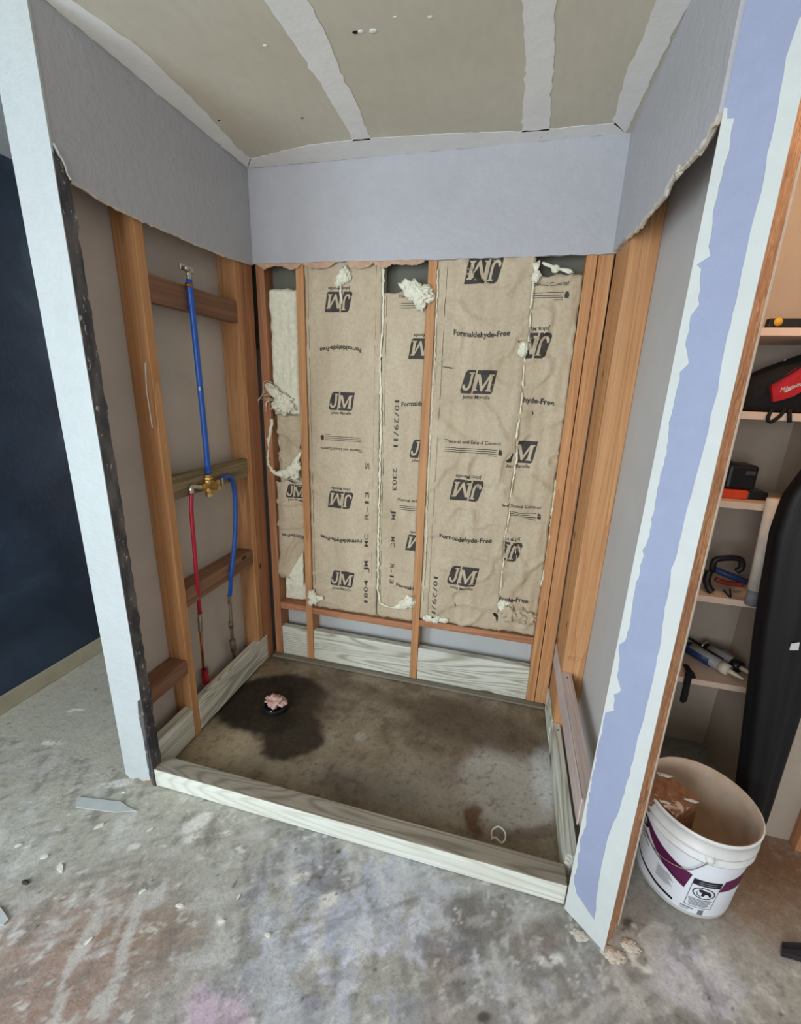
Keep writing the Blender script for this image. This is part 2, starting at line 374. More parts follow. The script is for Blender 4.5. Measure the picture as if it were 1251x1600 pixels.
# the shower's own slab
al = sstep(0.02, 0.06, GY)*sstep(-0.06, -0.03, GX)*sstep(1.57, 1.55, GX)
ac = np.zeros_like(colr); ac[:] = lin(140, 126, 106)
sv = colr; colr = ac
blend(sstep(0.42, 0.65, n1)*0.6, lin(122, 106, 86)); blend(sstep(0.5, 0.68, n2)*0.5, lin(158, 148, 128)); blend(sstep(0.45, 0.3, n2)*0.5, lin(88, 76, 62))
blend(ell(800, 1225, 0.22, 0.20, 0.0, 0.18)*0.9, lin(186, 181, 172)); blend(ell(690, 1240, 0.28, 0.13, 0.2, 0.5)*0.55, lin(150, 142, 128)); blend(ell(850, 1210, 0.06, 0.15, 0, 0.35)*0.85, lin(206, 208, 208))
blend(ell(570, 1230, 0.22, 0.10, 0, 0.6)*0.5, lin(96, 88, 78)); blend(ell(345, 1165, 0.16, 0.11, .6, 0.4)*0.8, lin(170, 156, 128)); blend(ell(420, 1045, 0.10, 0.05, 0, .5)*0.6, lin(132, 108, 84))
blend(ell(740, 1130, .36, .14, -.05, .4)*0.7, lin(88, 74, 58)); blend(ell(600, 1085, .40, .05, 0, .6)*0.5, lin(96, 78, 60))
blend(ell(425, 1095, 0.27, 0.21, 0.25, 0.12)*0.95, lin(34, 25, 17)); blend(ell(455, 1150, 0.14, 0.14, 0, 0.15)*0.92, lin(38, 30, 21)); blend(ell(500, 1100, 0.10, 0.14, 0, 0.5)*0.5, lin(70, 58, 44))
blend(ell(746, 1285, 0.035, 0.075, 0.2, 0.35)*0.85, lin(92, 62, 40)); blend(ell(830, 1300, 0.10, 0.03, .3, .6)*0.6, lin(96, 74, 58))
blend(ell(562, 1151, 0.026, 0.026, 0, 0.12, ww=0.1)*0.8, lin(172, 164, 150)); blend(ell(520, 1130, 0.03, 0.02, 0, 0.5)*0.35, lin(130, 122, 106))
blend(sstep(0.36, 0.26, n3)*0.4, lin(70, 60, 50))
ac = colr; colr = sv*(1-al[..., None]) + ac*al[..., None]
nf = fbm(GX, GY, 38, 171, 4); front = (GY < 0.03)*1.0
blend(sstep(0.70, 0.74, nf)*0.6*front, lin(214, 212, 206)); blend(sstep(0.30, 0.22, nf)*0.3*front, lin(100, 94, 88))
nk = vnoise(GX*75, GY*75, 181); blend(sstep(0.95, 0.985, nk)*0.75, lin(70, 62, 54)); nk = vnoise(GX*70, GY*60, 191); blend(sstep(0.955, 0.985, nk)*0.8*front, lin(224, 222, 214))
lines_ = fbm(GX*0.35+GY, GY*3-GX*2.2, 9, 201, 4); blend(sstep(0.60, 0.70, lines_)*0.45*front, lin(200, 198, 194)); blend(sstep(0.36, 0.30, lines_)*0.35*front, lin(110, 106, 102))
colr *= (0.86 + 0.28*fbm(GX, GY, 110, 71, 2))[..., None]
zz = 0.0020*(n2-0.5) - 0.001
me = bpy.data.meshes.new('floor')
co = np.stack([GX, GY, zz], -1).reshape(-1, 3).astype(np.float32)
ii = np.arange(nx*ny).reshape(ny, nx)
fc = np.stack([ii[:-1, :-1], ii[:-1, 1:], ii[1:, 1:], ii[1:, :-1]], -1).reshape(-1, 4)
me.vertices.add(len(co)); me.vertices.foreach_set('co', co.ravel())
me.loops.add(fc.size); me.loops.foreach_set('vertex_index', fc.ravel().astype(np.int32))
me.polygons.add(len(fc)); me.polygons.foreach_set('loop_start', np.arange(0, fc.size, 4, dtype=np.int32))
me.update(calc_edges=True)
ca = me.color_attributes.new('stain', 'FLOAT_COLOR', 'POINT')
ca.data.foreach_set('color', np.concatenate([np.clip(colr, 0, 1).reshape(-1, 3), np.ones((nx*ny, 1))], 1).astype(np.float32).ravel())
n = NT('concrete', 0.62, 0.35); at = n.t.nodes.new('ShaderNodeAttribute'); at.attribute_name = 'stain'
g = n.noise(n.co(), 90, 5, 0.65); h = n.noise(n.co(), 22, 4, 0.6)
c = n.mix(n.ramp(g, [(0.3, (0.4, 0.45, 0.45, 1)), (0.5, BLK)]), at.outputs['Color'], n.mix(1.0, at.outputs['Color'], (0.55, 0.52, 0.48, 1), 'MULTIPLY'))
c = n.mix(n.ramp(g, [(0.62, BLK), (0.8, (0.4, 0.4, 0.4, 1))]), c, n.mix(1.0, c, (0.25, 0.25, 0.24, 1), 'ADD'))
n.color(c); n.bump(n.math('ADD', g, h), 0.35, 0.006)
n.sock(n.b.inputs['Roughness'], n.ramp(h, [(0.3, (0.45, 0.45, 0.45, 1)), (0.7, (0.75, 0.75, 0.75, 1))]))
fl = link('floor', me, n.m); tag(fl, 'worn bare concrete floor with paint splatter and dark damp stains', 'floor', kind='structure')

# ------------------------------------------------------------------ ceiling
cl = obox('ceiling', (-0.126, 4.0, -4.0, D+0.10, H, H+0.012), M['ceil']); tag(cl, 'unpainted tan drywall ceiling with white taped joints', 'ceiling', kind='structure')
cl2 = obox('ceiling', (-1.15, -0.126, -4.0, 2.6, H, H+0.012), M['white_paint']); tag(cl2, 'white painted ceiling of the room left of the stall', 'ceiling', kind='structure')
def cmud(L, Rr, seed):
    a = jag([atz(u, v, H-0.0005) for u, v in L], 0.02, 0.0022, seed); b = jag([atz(u, v, H-0.0005) for u, v in Rr], 0.02, 0.0022, seed+1)
    o = slab('joint_compound', a + b[::-1], (0, 0, -0.0012), M['ceilmud'], cl)
cmud([(398, -20), (412, 0), (455, 60), (500, 130), (530, 180), (552, 220)], [(468, -20), (480, 0), (510, 55), (535, 120), (560, 165), (578, 218)], 1)
cmud([(813, -20), (815, 0), (821, 100), (815, 206)], [(871, -20), (869, 0), (866, 70), (858, 203)], 2)
cmud([(48, -20), (72, 0), (200, 107), (300, 190), (387, 262)], [(86, -30), (115, 0), (216, 72), (298, 151), (340, 195), (372, 232), (392, 248)], 3)
cmud([(387, 262), (480, 254), (600, 243), (720, 232), (850, 220), (977, 208)], [(392, 248), (425, 240), (480, 227), (548, 219), (605, 214), (735, 207), (810, 205), (860, 201), (915, 196), (962, 192)], 4)
cmud([(977, 208), (1010, 140), (1050, 56), (1078, 0), (1090, -25)], [(958, 192), (965, 160), (978, 115), (1000, 65), (1018, 20), (1026, 0), (1034, -25)], 5)

for i_, (u, v, r_) in enumerate(((555, 50, .006), (563, 49, .006), (583, 48, .008), (472, 184, .004), (342, 188, .004), (583, 232, .005), (845, 214, .006), (617, 26, .004), (672, 26, .005), (414, 71, .005))):
    q = atz(u, v, H); crumple('nail_spot', (q[0], q[1], H-.0008), r_, M['ceilmud'] if i_ in (1, 2, 7, 8, 9) else M['darkgap'], cl, 70+i_, squash=(1.2, .8, .15))
# ------------------------------------------------------------------ wall_left
wl = obox('wall_left', (-0.127, -0.102, 0.0, 1.02, 0, H), [M['paperback']]); tag(wl, 'open stud partition wall on the left of the stall, with plumbing', 'wall', kind='structure')
e = [atx(u, v, 0.0) for u, v in ((80, 218), (87, 230), (100, 256), (105, 272), (112, 283), (124, 290), (160, 312), (205, 336), (260, 360), (310, 382), (350, 399), (393, 412))]
e[-1][1] = D; e[0][1] = -0.002
pts = jag(e, 0.02, 0.0016, 5, (2,)) + [np.array((0, D, H)), np.array((0, -0.002, H))]
slab('upper_drywall', pts, (-S, 0, 0), M['lavender'], wl)
bm = bmesh.new(); tube(bm, jag([atx(u, v, 0.001) for u, v in ((81, 221), (90, 236), (101, 258), (104, 270), (110, 281))], 0.008, 0.001, 3, (1, 2)), 0.004, 6, 0.5, 1); o = obj('torn_edge', bm, M['mud'], wl)
bm = bmesh.new(); tube(bm, jag([p + np.array((-0.004, 0, -0.001)) for p in e[4:]], 0.015, 0.0012, 4, (2,)), 0.0045, 6, 0.6, 2); obj('torn_edge', bm, M['gypsum'], wl)
# end cap, front face painted white, its bottom corner chipped
cap = [(-0.132, 0.0)] + [(-0.132, H), (0.002, H), (0.002, 0.30)]
cz = [(0.002, 0.34), (-0.006, 0.30), (-0.004, 0.22), (-0.010, 0.16), (-0.007, 0.10), (-0.016, 0.06), (-0.012, 0.03), (-0.05, 0.012), (-0.075, 0.02), (-0.10, 0.008), (-0.132, 0.02)]
slab('end_cap', [(x, -0.005, z) for x, z in [(-0.132, H), (0.002, H)] + cz], (0, 0.006, 0), M['white_paint'], wl)
slab('painted_edge', [np.array((0.0030, y, z)) for y, z in [(-0.003, 2.09), (-0.003, 0.0)]] + jag([(0.003, 0.042, 0.0), (0.003, 0.038, 0.5), (0.003, 0.042, 1.0), (0.003, 0.040, 1.6), (0.003, 0.034, 2.06)], 0.03, 0.0022, 9, (1,)), (-0.012, 0, 0), M['charcoal'], wl)
slab('scuffed_patch', [np.array((x, -0.0055, z)) for x, z in ((-0.012, 0.40), (0.002, 0.41), (0.001, 0.22), (-0.004, 0.12), (-0.010, 0.05), (-0.016, 0.10), (-0.014, 0.24), (-0.020, 0.33))], (0, 0.004, 0), M['charcoal'], wl)
crumple('plaster_lump', (-0.004, 0.018, 0.055), 0.012, M['strand'], wl, 3, squash=(0.6, 1.2, 4.0), amp=0.5)
def stud(dims, mat, parent, name='stud', bev=0.003): return obox(name, dims, M[mat], parent, bev)
SX = -S - 0.0005
stud((-0.1015, SX, 0.006, 0.043, 0, H-0.002), 'oldfir_z', wl)
stud((-0.1015, SX, 0.250, 0.288, 0, H-0.002), 'fir_z', wl)
stud((-0.1015, SX, 0.780, 0.818, 0.0, H-0.002), 'fir_z', wl)
stud((-0.1015, SX, 0.8205, 0.9155, 0.0, H-0.002), 'oldfir_z', wl)
o = stud((-0.052, SX, 0.2885, 0.7795, 1.790, 1.878), 'brownwood', wl, 'blocking')
o = stud((-0.052, SX, 0.2885, 0.7795, 1.090, 1.180), 'olivewood', wl, 'blocking')
o = stud((-0.100, SX-0.004, 0.2885, 0.7795, 0.625, 0.705), 'brownwood', wl, 'blocking')
o = stud((-0.095, SX, 0.0435, 0.2495, 0.335, 0.400), 'brownwood', wl, 'blocking')
stud((-0.052, SX+0.001, 0.0435, 0.2495, 0.012, 0.160), 'treated_y', wl, 'treated_blocking')
stud((-0.052, SX+0.001, 0.2885, 0.858, 0.012, 0.160), 'treated_y', wl, 'treated_blocking')
o = obox('sole_plate', (-0.1, SX-0.002, 0.0435, 0.25, 0, 0.011), M['greyplate'], wl)
bm = bmesh.new(); tube(bm, [atx(u, v, SX+0.001) for u, v in ((227, 567), (228, 590), (229, 610), (233, 635), (238, 668))], 0.0028, 6, 0.4, 3, flat=0.5); obj('caulk_streak', bm, M['mud'], wl)

# ------------------------------------------------------------------ wall_back
wb = obox('wall_back', (-0.10, 1.622, D+S+0.0895, D+S+0.102, 0, H), M['sheath']); tag(wb, 'rear wall of the stall, open studs holding paper faced insulation', 'wall', kind='structure')
obox('cavity_shade_panel', (-0.0995, 1.6215, (D+S)+0.0805, (D+S)+0.0893, 1.70, H-0.001), plain('cavity_shade', srgb(112, 112, 100), 0.9, 0.08, 6), wb)  # extra dark panel, its colour stands in for shade in the cavity above the batts
e = [aty(u, v, D) for u, v in ((393, 412), (460, 411), (540, 408), (600, 407), (700, 405), (760, 403), (850, 400), (955, 396))]
e[0][0] = 0.0
p2 = aty(977, 208, D)
slab('upper_drywall', jag(e, 0.02, 0.0012, 15, (2,)) + [np.array((1.54, D, e[-1][2])), np.array((1.545, D, H)), np.array((-0.012, D, H)), np.array((-0.012, D, e[0][2]))], (0, S, 0), M['lavender'], wb)
def tear(pix, seed, y=D+0.004, m='tearpaper', par=wb, th=0.0015, nm='torn_paper'):
    top = [pix[0], pix[-1]]
    slab(nm, jag([aty(u, v, y) for u, v in pix], 0.008, 0.0012, seed, (0, 2)), (0, th, 0), M[m], par)
tear([(398, 408), (400, 414), (412, 421), (425, 416), (440, 416), (455, 422), (466, 418), (470, 412), (485, 419), (500, 420), (515, 417), (525, 409), (525, 405)], 31)
tear([(538, 404), (540, 409), (548, 418), (562, 420), (575, 417), (583, 411), (592, 418), (604, 418), (612, 413), (650, 414), (662, 409), (664, 403)], 32)
Y0 = D + S
for x0, x1, m in ((0.004, 0.046, 'oldfir_z'), (0.205, 0.244, 'fir_z'), (0.814, 0.852, 'fir_z'), (1.432, 1.472, 'fir_z'), (1.4755, 1.531, 'fir_z')):
    stud((x0, x1, Y0, Y0+0.0885, 0, H-0.002), m, wb)
for x0, x1, z0 in ((0.0465, 0.2045, 0.305), (0.2445, 0.8135, 0.302), (0.8525, 1.4315, 0.335)):
    stud((x0, x1, Y0+0.001, Y0+0.0885, z0, z0+0.038), 'oldfir_x', wb, 'rail')
for x0, x1, z1 in ((0.0465, 0.2045, 0.188), (0.2445, 0.8135, 0.194), (0.8525, 1.4315, 0.200)):
    stud((x0, x1, Y0+0.006, Y0+0.044, 0.002, z1), 'treated_x', wb, 'treated_blocking')
stud((0.0, 1.52, D-0.022, D+S-0.001, 0, 0.012), 'greyplate', wb, 'floor_strip')

# ------------------------------------------------------------------ wall_right with its diagonal end
wr = obox('wall_right', (1.622, 1.635, 0.02, D+S+0.10, 0, H), M['greypanel']); tag(wr, 'open stud partition wall right of the stall ending in a blue angled face', 'wall', kind='structure')
e = [atx(u, v, W) for u, v in ((955, 396), (964, 388), (975, 374), (1000, 351), (1006, 340), (1018, 326), (1030, 312), (1037, 303), (1040, 294), (1047, 280), (1052, 271), (1062, 263), (1075, 250), (1090, 235), (1103, 214), (1112, 196), (1120, 180))]
e[0][1] = D; e[-1][1] = -0.004
pts = jag(e, 0.02, 0.0018, 25, (2,)) + [np.array((W, -0.004, H)), np.array((W, D, H))]
slab('upper_drywall', pts, (S, 0, 0), M['lavender'], wr)
bm = bmesh.new(); tube(bm, jag([p + np.array((0.005, 0, -0.002)) for p in e[2:]], 0.012, 0.0016, 6, (1, 2)), 0.0065, 6, 0.7, 5); obj('torn_edge', bm, M['gypsum'], wr)
crumple('torn_paper', tuple(atx(1062, 266, W+0.004)), 0.014, M['gypsum'], wr, 5, squash=(0.5, 1.3, 0.8), amp=0.6)
stud((1.533, 1.6215, 0.665, 0.703, 0, H-0.002), 'fir_z', wr)
stud((1.533, 1.571, 0.7035, 0.903, 0, H-0.002), 'fir_z', wr)
# low rail along the right side
bm = bmesh.new(); box(bm, 1.5275, 1.5328, 0.04, 0.885, 0.285, 0.385, 0.002); box(bm, 1.5330, 1.573, 0.014, 0.6645, 0.295, 0.385, 0.002); obj('rail', bm, M['pinkwood'], wr)
stud((1.524, 1.562, 0.0715, 0.664, 0.004, 0.118), 'treated_y', wr, 'treated_blocking')
stud((1.522, 1.5325, 0.6655, 0.885, 0.004, 0.128), 'treated_y', wr, 'treated_blocking')
for (u, v, z) in ((871.5, 1141, .118), (886, 1059, .385), (863, 1086, .128)):
    q = atz(u, v, z); par = [c_ for c_ in wr.children if c_.name.startswith(('treated', 'rail'))]
    host = par[1] if z == .118 else (par[0] if z == .385 else par[2])
    bm = bmesh.new(); tube(bm, [(q[0], q[1], z-.001), (q[0], q[1], z+.0008)], .0035, 8); obj('screw', bm, M['ink'], host)
tb_ = text_bm('INE2 !', 0.0)
printed('stamp', tb_, M['oldfir_z'], wr, lambda x, y: (x*.022, y*.030), lambda x, z: (1.578+x, .6645, .455+z))
# diagonal end of the wall
A0 = np.array((1.527, -0.009)); B0 = np.array((1.625, -0.091)); dv = (B0-A0)/np.linalg.norm(B0-A0); LF = np.linalg.norm(B0-A0)
inn = np.array((-dv[1], dv[0])); nrm = np.array((-inn[0], -inn[1], 0.0))
if inn[1] < 0: inn = -inn
def F(s, z, off=0.0):
    p = A0 + dv*s + np.array(nrm[:2])*off; return np.array((p[0], p[1], z))
def leanR(z): return LF - 0.0085*z
def fpix(u, v, off=0.0):
    q = atp(u, v, (*A0, 0), nrm); s = float(np.dot(q[:2]-A0, dv)); return s, float(q[2])
if np.dot(np.array((*inn, 0)), nrm) > 0: nrm = -nrm
slab('angled_face', [F(0, 0), F(0, H), F(leanR(H)-.013, H), F(leanR(0)-.013, 0)], (inn[0]*S, inn[1]*S, 0), M['blueface'], wr)
lb = [fpix(u, v) for u, v in ((1132, 172), (1136, 186), (1147, 186), (1141, 206), (1139, 235), (1128, 275), (1116, 322), (1113, 350), (1108, 385), (1110, 400), (1088, 414), (1095, 421), (1092, 476), (1080, 494), (1071, 538), (1077, 568), (1062, 582), (1056, 614), (1046, 660), (1040, 716), (1030, 752), (1026, 776), (1016, 828), (1006, 860), (1000, 892), (992, 920), (988, 950), (984, 973), (977, 1002), (966, 1006), (968, 1030), (965, 1056), (970, 1078), (960, 1085), (958, 1109), (946, 1114), (939, 1149), (933, 1162), (926, 1210), (919, 1240), (915, 1290), (907, 1310), (902, 1350), (896, 1372), (900, 1395), (925, 1432), (931, 1440))]
lb = [(min(max(s, 0.004), 0.12), z) for s, z in lb]
lbz = jag([(s, 0, z) for s, z in lb], 0.012, 0.0012, 44, (0,))
slab('joint_compound', [F(-0.0005, lb[0][1]+0.004, 0.0016)] + [F(p[0], p[2], 0.0016) for p in lbz] + [F(lb[-1][0]+.002, 0.002, 0.0016), F(-0.0005, 0.002, 0.0016)], (inn[0]*0.0022, inn[1]*0.0022, 0), M['mud'], wr)
slab('paper_edge', [F(-0.0008, 0, -0.0005), F(-0.0008, 2.03, -0.0005), F(-0.0008, 2.03, -S), F(-0.0008, 0, -S)], (-dv[0]*0.001, -dv[1]*0.001, 0), M['tearpaper'], wr)
rb = [fpix(u, v) for u, v in ((1250, 28), (1240, 58), (1228, 90), (1215, 170), (1200, 240), (1190, 300), (1172, 365), (1166, 400), (1150, 470), (1137, 525), (1125, 590), (1112, 650), (1103, 690), (1087, 750), (1076, 792), (1068, 820), (1050, 890), (1040, 950), (1030, 1015), (1015, 1085), (1000, 1142), (984, 1210), (967, 1266), (949, 1311), (940, 1350), (936, 1380), (932, 1410), (929, 1436))]
rb.append((rb[-1][0], 0.002))
rbz = jag([(s, 0, z) for s, z in rb], 0.02, 0.0010, 45, (0,))
slab('joint_compound', [F(min(p[0], 0.12), max(p[2], 0.001), 0.0018) for p in rbz] + [F(LF, 0.001, 0.0018), F(leanR(rb[0][1]), rb[0][1], 0.0018)], (inn[0]*0.0024, inn[1]*0.0024, 0), M['mud'], wr)
jv = np.array((0.555, 0.832))
def pz(p, z): return np.array((p[0], p[1], z))
Bi = B0 + inn*0.0008; J0 = np.array((1.679, -0.010))
def jam(o0, o1, mat, nm, dep):
    bot = [o0, o1, o1 - dv*dep, o0 - dv*dep]; top = [p - dv*0.0085*H for p in bot]
    bm = bmesh.new(); a = [bm.verts.new(pz(p, 0)) for p in bot]; b = [bm.verts.new(pz(p, H)) for p in top]
    bm.faces.new(a); bm.faces.new(b[::-1])
    for i in range(4): bm.faces.new((a[i], a[(i+1) % 4], b[(i+1) % 4], b[i]))
    return obj(nm, bm, mat, wr)
jam(Bi - dv*0.001, J0 - dv*0.001, M['strand'], 'jamb_stud', 0.040)
jam(J0 + jv*0.0002 + dv*0.001, J0 + jv*S + dv*0.001, M['gypsum'], 'closet_drywall', 0.055)
for i_, (u, v, r_) in enumerate(((958, 1492, .022), (985, 1478, .018), (905, 1462, .016))):
    q = atz(u, v, 0); crumple('spackle_drip', (q[0], q[1], .001), r_, M['gypsum'], wr, 8+i_, squash=(1.2, 0.8, 0.10), amp=0.7)

# ------------------------------------------------------------------ room left of the stall
w = obox('wall_far_left', (-1.10, -0.98, -4.0, 2.6, 0, H), M['navy']); tag(w, 'glossy dark navy painted wall of the next room', 'wall', kind='structure')
b = obox('baseboard_far_left', (-0.9795, -0.965, -4.0, 2.6, 0, 0.085), plain('basepaint', srgb(168, 160, 138), 0.6, 0.12, 9), None, 0.003); tag(b, 'scuffed beige baseboard under the navy wall', 'baseboard', kind='structure')

def frame(name, c, hw, hh, axis, lab, cat):
    bm = bmesh.new(); t, d = 0.05, 0.03
    for a0, a1, z0, z1 in ((-hw-t, -hw, -hh-t, hh+t), (hw, hw+t, -hh-t, hh+t), (-hw, hw, hh, hh+t), (-hw, hw, -hh-t, -hh)):
        if axis == 'y': box(bm, c[0]+a0, c[0]+a1, c[1]-d, c[1]+d, c[2]+z0, c[2]+z1, .004)
        else: box(bm, c[0]-d, c[0]+d, c[1]+a0, c[1]+a1, c[2]+z0, c[2]+z1, .004)
    tag(obj(name, bm, M['white_paint']), lab, cat, kind='structure')
frame('added_light_frame', (-0.95, -1.75, 1.15), 0.67, 0.97, 'x', 'white frame added around the unseen left light', 'frame')  # unseen frame put round the added left light
frame('assumed_window_frame', (0.30, -3.33, 1.45), 0.78, 0.83, 'y', 'white frame added around the assumed window light behind the viewer', 'window')  # added frame round the assumed window light; no wall stands here
# ------------------------------------------------------------------ closet shell
CW = paint('closet_wall', srgb(172, 160, 146), 0.15, 40)
XC, YC = 2.225, 0.868
w = obox('wall_closet_back', (1.6355, 2.9, YC, YC+0.10, 0, H), CW); tag(w, 'painted rear wall of the storage closet behind the shelves', 'wall', kind='structure')
w = obox('wall_closet_right', (XC, 2.9, 0.44, YC-0.001, 0, H), CW); tag(w, 'pale side wall of the storage closet beside the black bag', 'wall', kind='structure')
t = stud((2.345, 2.42, 0.40, 0.439, 0, 2.1), 'oldfir_z', None, 'trim_1'); tag(t, 'brown wooden door trim at the right edge', 'trim', kind='structure')

# ------------------------------------------------------------------ insulation batts
def J_poly():
    p = [(.50,1),(1,1),(1,.94),(.9,.91),(.9,.25),(.86,.08),(.76,-.06),(.60,-.15),(.40,-.16),(.2,-.1),(.08,.02),(.05,.12),(.1,.21),(.2,.24),(.28,.2),(.3,.1),(.38,.02),(.52,.0),(.62,.08),(.67,.25),(.67,.91),(.50,.94)]
    return p
def M_poly():
    return [(0,0),(.28,0),(.28,.07),(.2,.1),(.2,.74),(.47,0),(.56,0),(.81,.74),(.81,.1),(.74,.07),(.74,0),(1.06,0),(1.06,.07),(.98,.1),(.98,.9),(1.06,.93),(1.06,1),(.8,1),(.53,.3),(.27,1),(0,1),(0,.93),(.08,.9),(.08,.1),(0,.07)]
LOGO_W, LOGO_H = 1.0, 0.66
def sl(x, y): return x + 0.16*y
def logo(par, fn, cx, cz, w, flip):
    """dark slanted block, the two letters knocked out in paper colour, the maker's name under it"""
    k = -1 if flip else 1
    pre = lambda x, y: (cx + k*(x-0.5)*w, cz + k*(y-0.33)*w)
    blk = []
    x0, x1, x2, x3 = 0.0, 0.335, 0.385, 0.93
    L = [(x0+0.05, 0), (x1, 0), (x1, .66), (x0+.12, .66), (x0+.05, .60), (x0, .08)]
    R = [(x2, 0), (x3-.04, 0), (x3, .05), (x3, .66), (x2, .66)]
    blk = [[(sl(x, y), y) for x, y in q] for q in (L, R)]
    o = printed('printed_logo', poly_bm(blk), M['ink'], par, pre, lambda x, z: fn(x, z, 0.0014), 0.011)
    lt = [[(sl(.02+.30*x, .15+.44*y), .15+.44*y) for x, y in J_poly()], [(sl(.34+.52*x, .08+.47*y), .08+.47*y) for x, y in M_poly()]]
    printed('logo_letters', poly_bm(lt), M['kraft'], par, pre, lambda x, z: fn(x, z, 0.0028), 0.011)
    b = text_bm('Johns Manville', 0.012)
    printed('printed_text', b, M['ink'], par, lambda x, y: (cx + k*(x*0.135*w), cz + k*(y*0.15-0.43)*w), lambda x, z: fn(x, z, 0.0014))
def words(par, fn, body, cx, cz, width, flip=False, arch=0.0, bold=0.02, aspect=1.0, space=1.0):
    b = text_bm(body, bold*1.15, space); xs = [v.co.x for v in b.verts]; wd = max(xs)-min(xs); k = -1 if flip else 1; s = width/wd
    printed('printed_text', b, M['ink'], par, lambda x, y: (cx + k*x*s, cz + k*(y*s*aspect + arch*(1-(2*x/wd)**2))), lambda x, z: fn(x, z, 0.0014))
def lines(par, fn, cx, cz, width, flip=False):
    k = -1 if flip else 1; P = []
    for j, (a, b) in enumerate(((-.5, .5), (-.5, .48), (-.5, .5), (.34, .5))):
        z = -0.009*j; P.append([(a*width, z), (b*width, z), (b*width, z+0.0028), (a*width, z+0.0028)])
    xx = 0.56*width; P.append([(xx-.007, -.02), (xx+.007, -.02), (xx+.009, -.008), (xx+.003, .006), (xx, .002), (xx-.004, .008), (xx-.009, -.008)])
    printed('printed_lines', poly_bm(P), M['ink'], par, lambda x, y: (cx + k*x, cz + k*y), lambda x, z: fn(x, z, 0.0014))
def vwords(par, fn, body, cx, z0, z1, up):
    """stamped code running up or down the facing, each character a part"""
    k = 1 if up else -1; n = len(body); st = (z1-z0)/n; h = min(0.030, st*1.35); zs = z0 if up else z1; i = 0
    while i < n:
        if body[i] == ' ': i += 1; continue
        j = i
        j += 1
        b = text_bm(body[i:j], 0.004, 1.0); xs = [v.co.x for v in b.verts]; a0, a1 = min(xs), max(xs); mid = zs + k*st*(i+j)/2; sc = st*{'1': 0.35, '/': 0.75, '-': 0.6}.get(body[i], 0.86)/max(1e-6, a1-a0)
        printed('printed_code', b, M['ink'], par, lambda x, y: (cx - k*y*h, mid + k*(x-(a0+a1)/2)*sc), lambda x, z: fn(x, z, 0.0014))
        i = j

YF = Y0 + 0.012
def facing_fn(x0, x1, z0, z1, seed, yb=YF, wr_=1.0, pil=0.010):
    def fn(x, z, off=0.0):
        t = min(max((x-x0)/(x1-x0), 0), 1); q = min(max((z-z0)/(z1-z0), 0), 1)
        p = pil*(1-(2*t-1)**6)*(1-(2*q-1)**16)
        v = Vector((x*26+seed, z*4.5, seed*1.7)); a = 0.0036*mnoise.noise(v)*wr_
        a += 0.0030*wr_*mnoise.noise(Vector((x*7+seed, z*9, 3.1)))
        cr = abs(mnoise.noise(Vector((x*5-z*4+seed, z*6+x*3, 9.0)))); a += 0.0065*wr_*(1-min(1, cr*8))
        return (x, yb - p - a - off, z)
    return fn
def facing(par, x0, x1, z0, z1, fn, edge=None, seed=1, nm='kraft_facing'):
    """creased paper sheet; edge(z) may move its right side, the bottom is ragged"""
    nx, nz = max(8, int((x1-x0)/0.009)), int((z1-z0)/0.012); bm = bmesh.new(); G = []
    for j in range(nz+1):
        row = []
        for i in range(nx+1):
            z = z0 + (z1-z0)*j/nz; xr = edge(z) if edge else x1
            x = x0 + (xr-x0)*i/nx
            if j == 0: z += 0.010*mnoise.noise(Vector((x*30, seed, 2)))
            if j == nz: z += 0.012*mnoise.noise(Vector((x*22, seed, 5)))
            row.append(bm.verts.new(fn(x, z)))
        G.append(row)
    for j in range(nz):
        for i in range(nx): bm.faces.new((G[j][i], G[j][i+1], G[j+1][i+1], G[j+1][i]))
    r = bmesh.ops.extrude_face_region(bm, geom=list(bm.faces))
    for v in r['geom']:
        if isinstance(v, bmesh.types.BMVert): v.co.y += 0.0012
    return obj(nm, bm, M['kraft'], par, True)
def wool(par, x0, x1, z0, z1, y, seed=1, nm='fiberglass', amp=0.012, edge=0.006, depth=0.06):
    nx, nz = max(8, int((x1-x0)/0.006)), max(8, int((z1-z0)/0.006)); bm = bmesh.new(); G = []
    for j in range(nz+1):
        row = []
        for i in range(nx+1):
            s, t = i/nx, j/nz; x = x0+(x1-x0)*s; z = z0+(z1-z0)*t
            e = min(1, min(s, 1-s, (t*(z1-z0))/(x1-x0), ((1-t)*(z1-z0))/(x1-x0))*9)
            yy = y + depth*0.35*(1-e)**2 - amp*mnoise.noise(Vector((x*14+seed, z*5, 1)))-amp*0.6*mnoise.noise(Vector((x*45, z*18+seed, 4)))-0.003*mnoise.noise(Vector((x*120, z*60, seed)))
            x += edge*mnoise.noise(Vector((seed, z*22, i*0.05))); z += edge*1.5*mnoise.noise(Vector((x*25, seed, j*0.02)))
            row.append(bm.verts.new((x, yy, z)))
        G.append(row)
    for j in range(nz):
        for i in range(nx): bm.faces.new((G[j][i], G[j][i+1], G[j+1][i+1], G[j+1][i]))
    bd = [e for e in bm.edges if e.is_boundary]
    r = bmesh.ops.extrude_edge_only(bm, edges=bd)
    for v in r['geom']:
        if isinstance(v, bmesh.types.BMVert): v.co.y = y + depth
    return obj(nm, bm, M['fiberglass'], par, True)
def bead(par, pix, y, r, seed, nm='fiberglass_seam', rough=0.8):
    P = jag([aty(u, v, y) for u, v in pix], 0.012, 0.0016, seed, (0,))
    return otube(nm, P, [r*(0.7+0.6*abs(mnoise.noise(Vector((i*0.31, seed, 0))))) for i in range(len(P))], M['fiberglass'], par, 7, True, rough=rough, seed=seed)
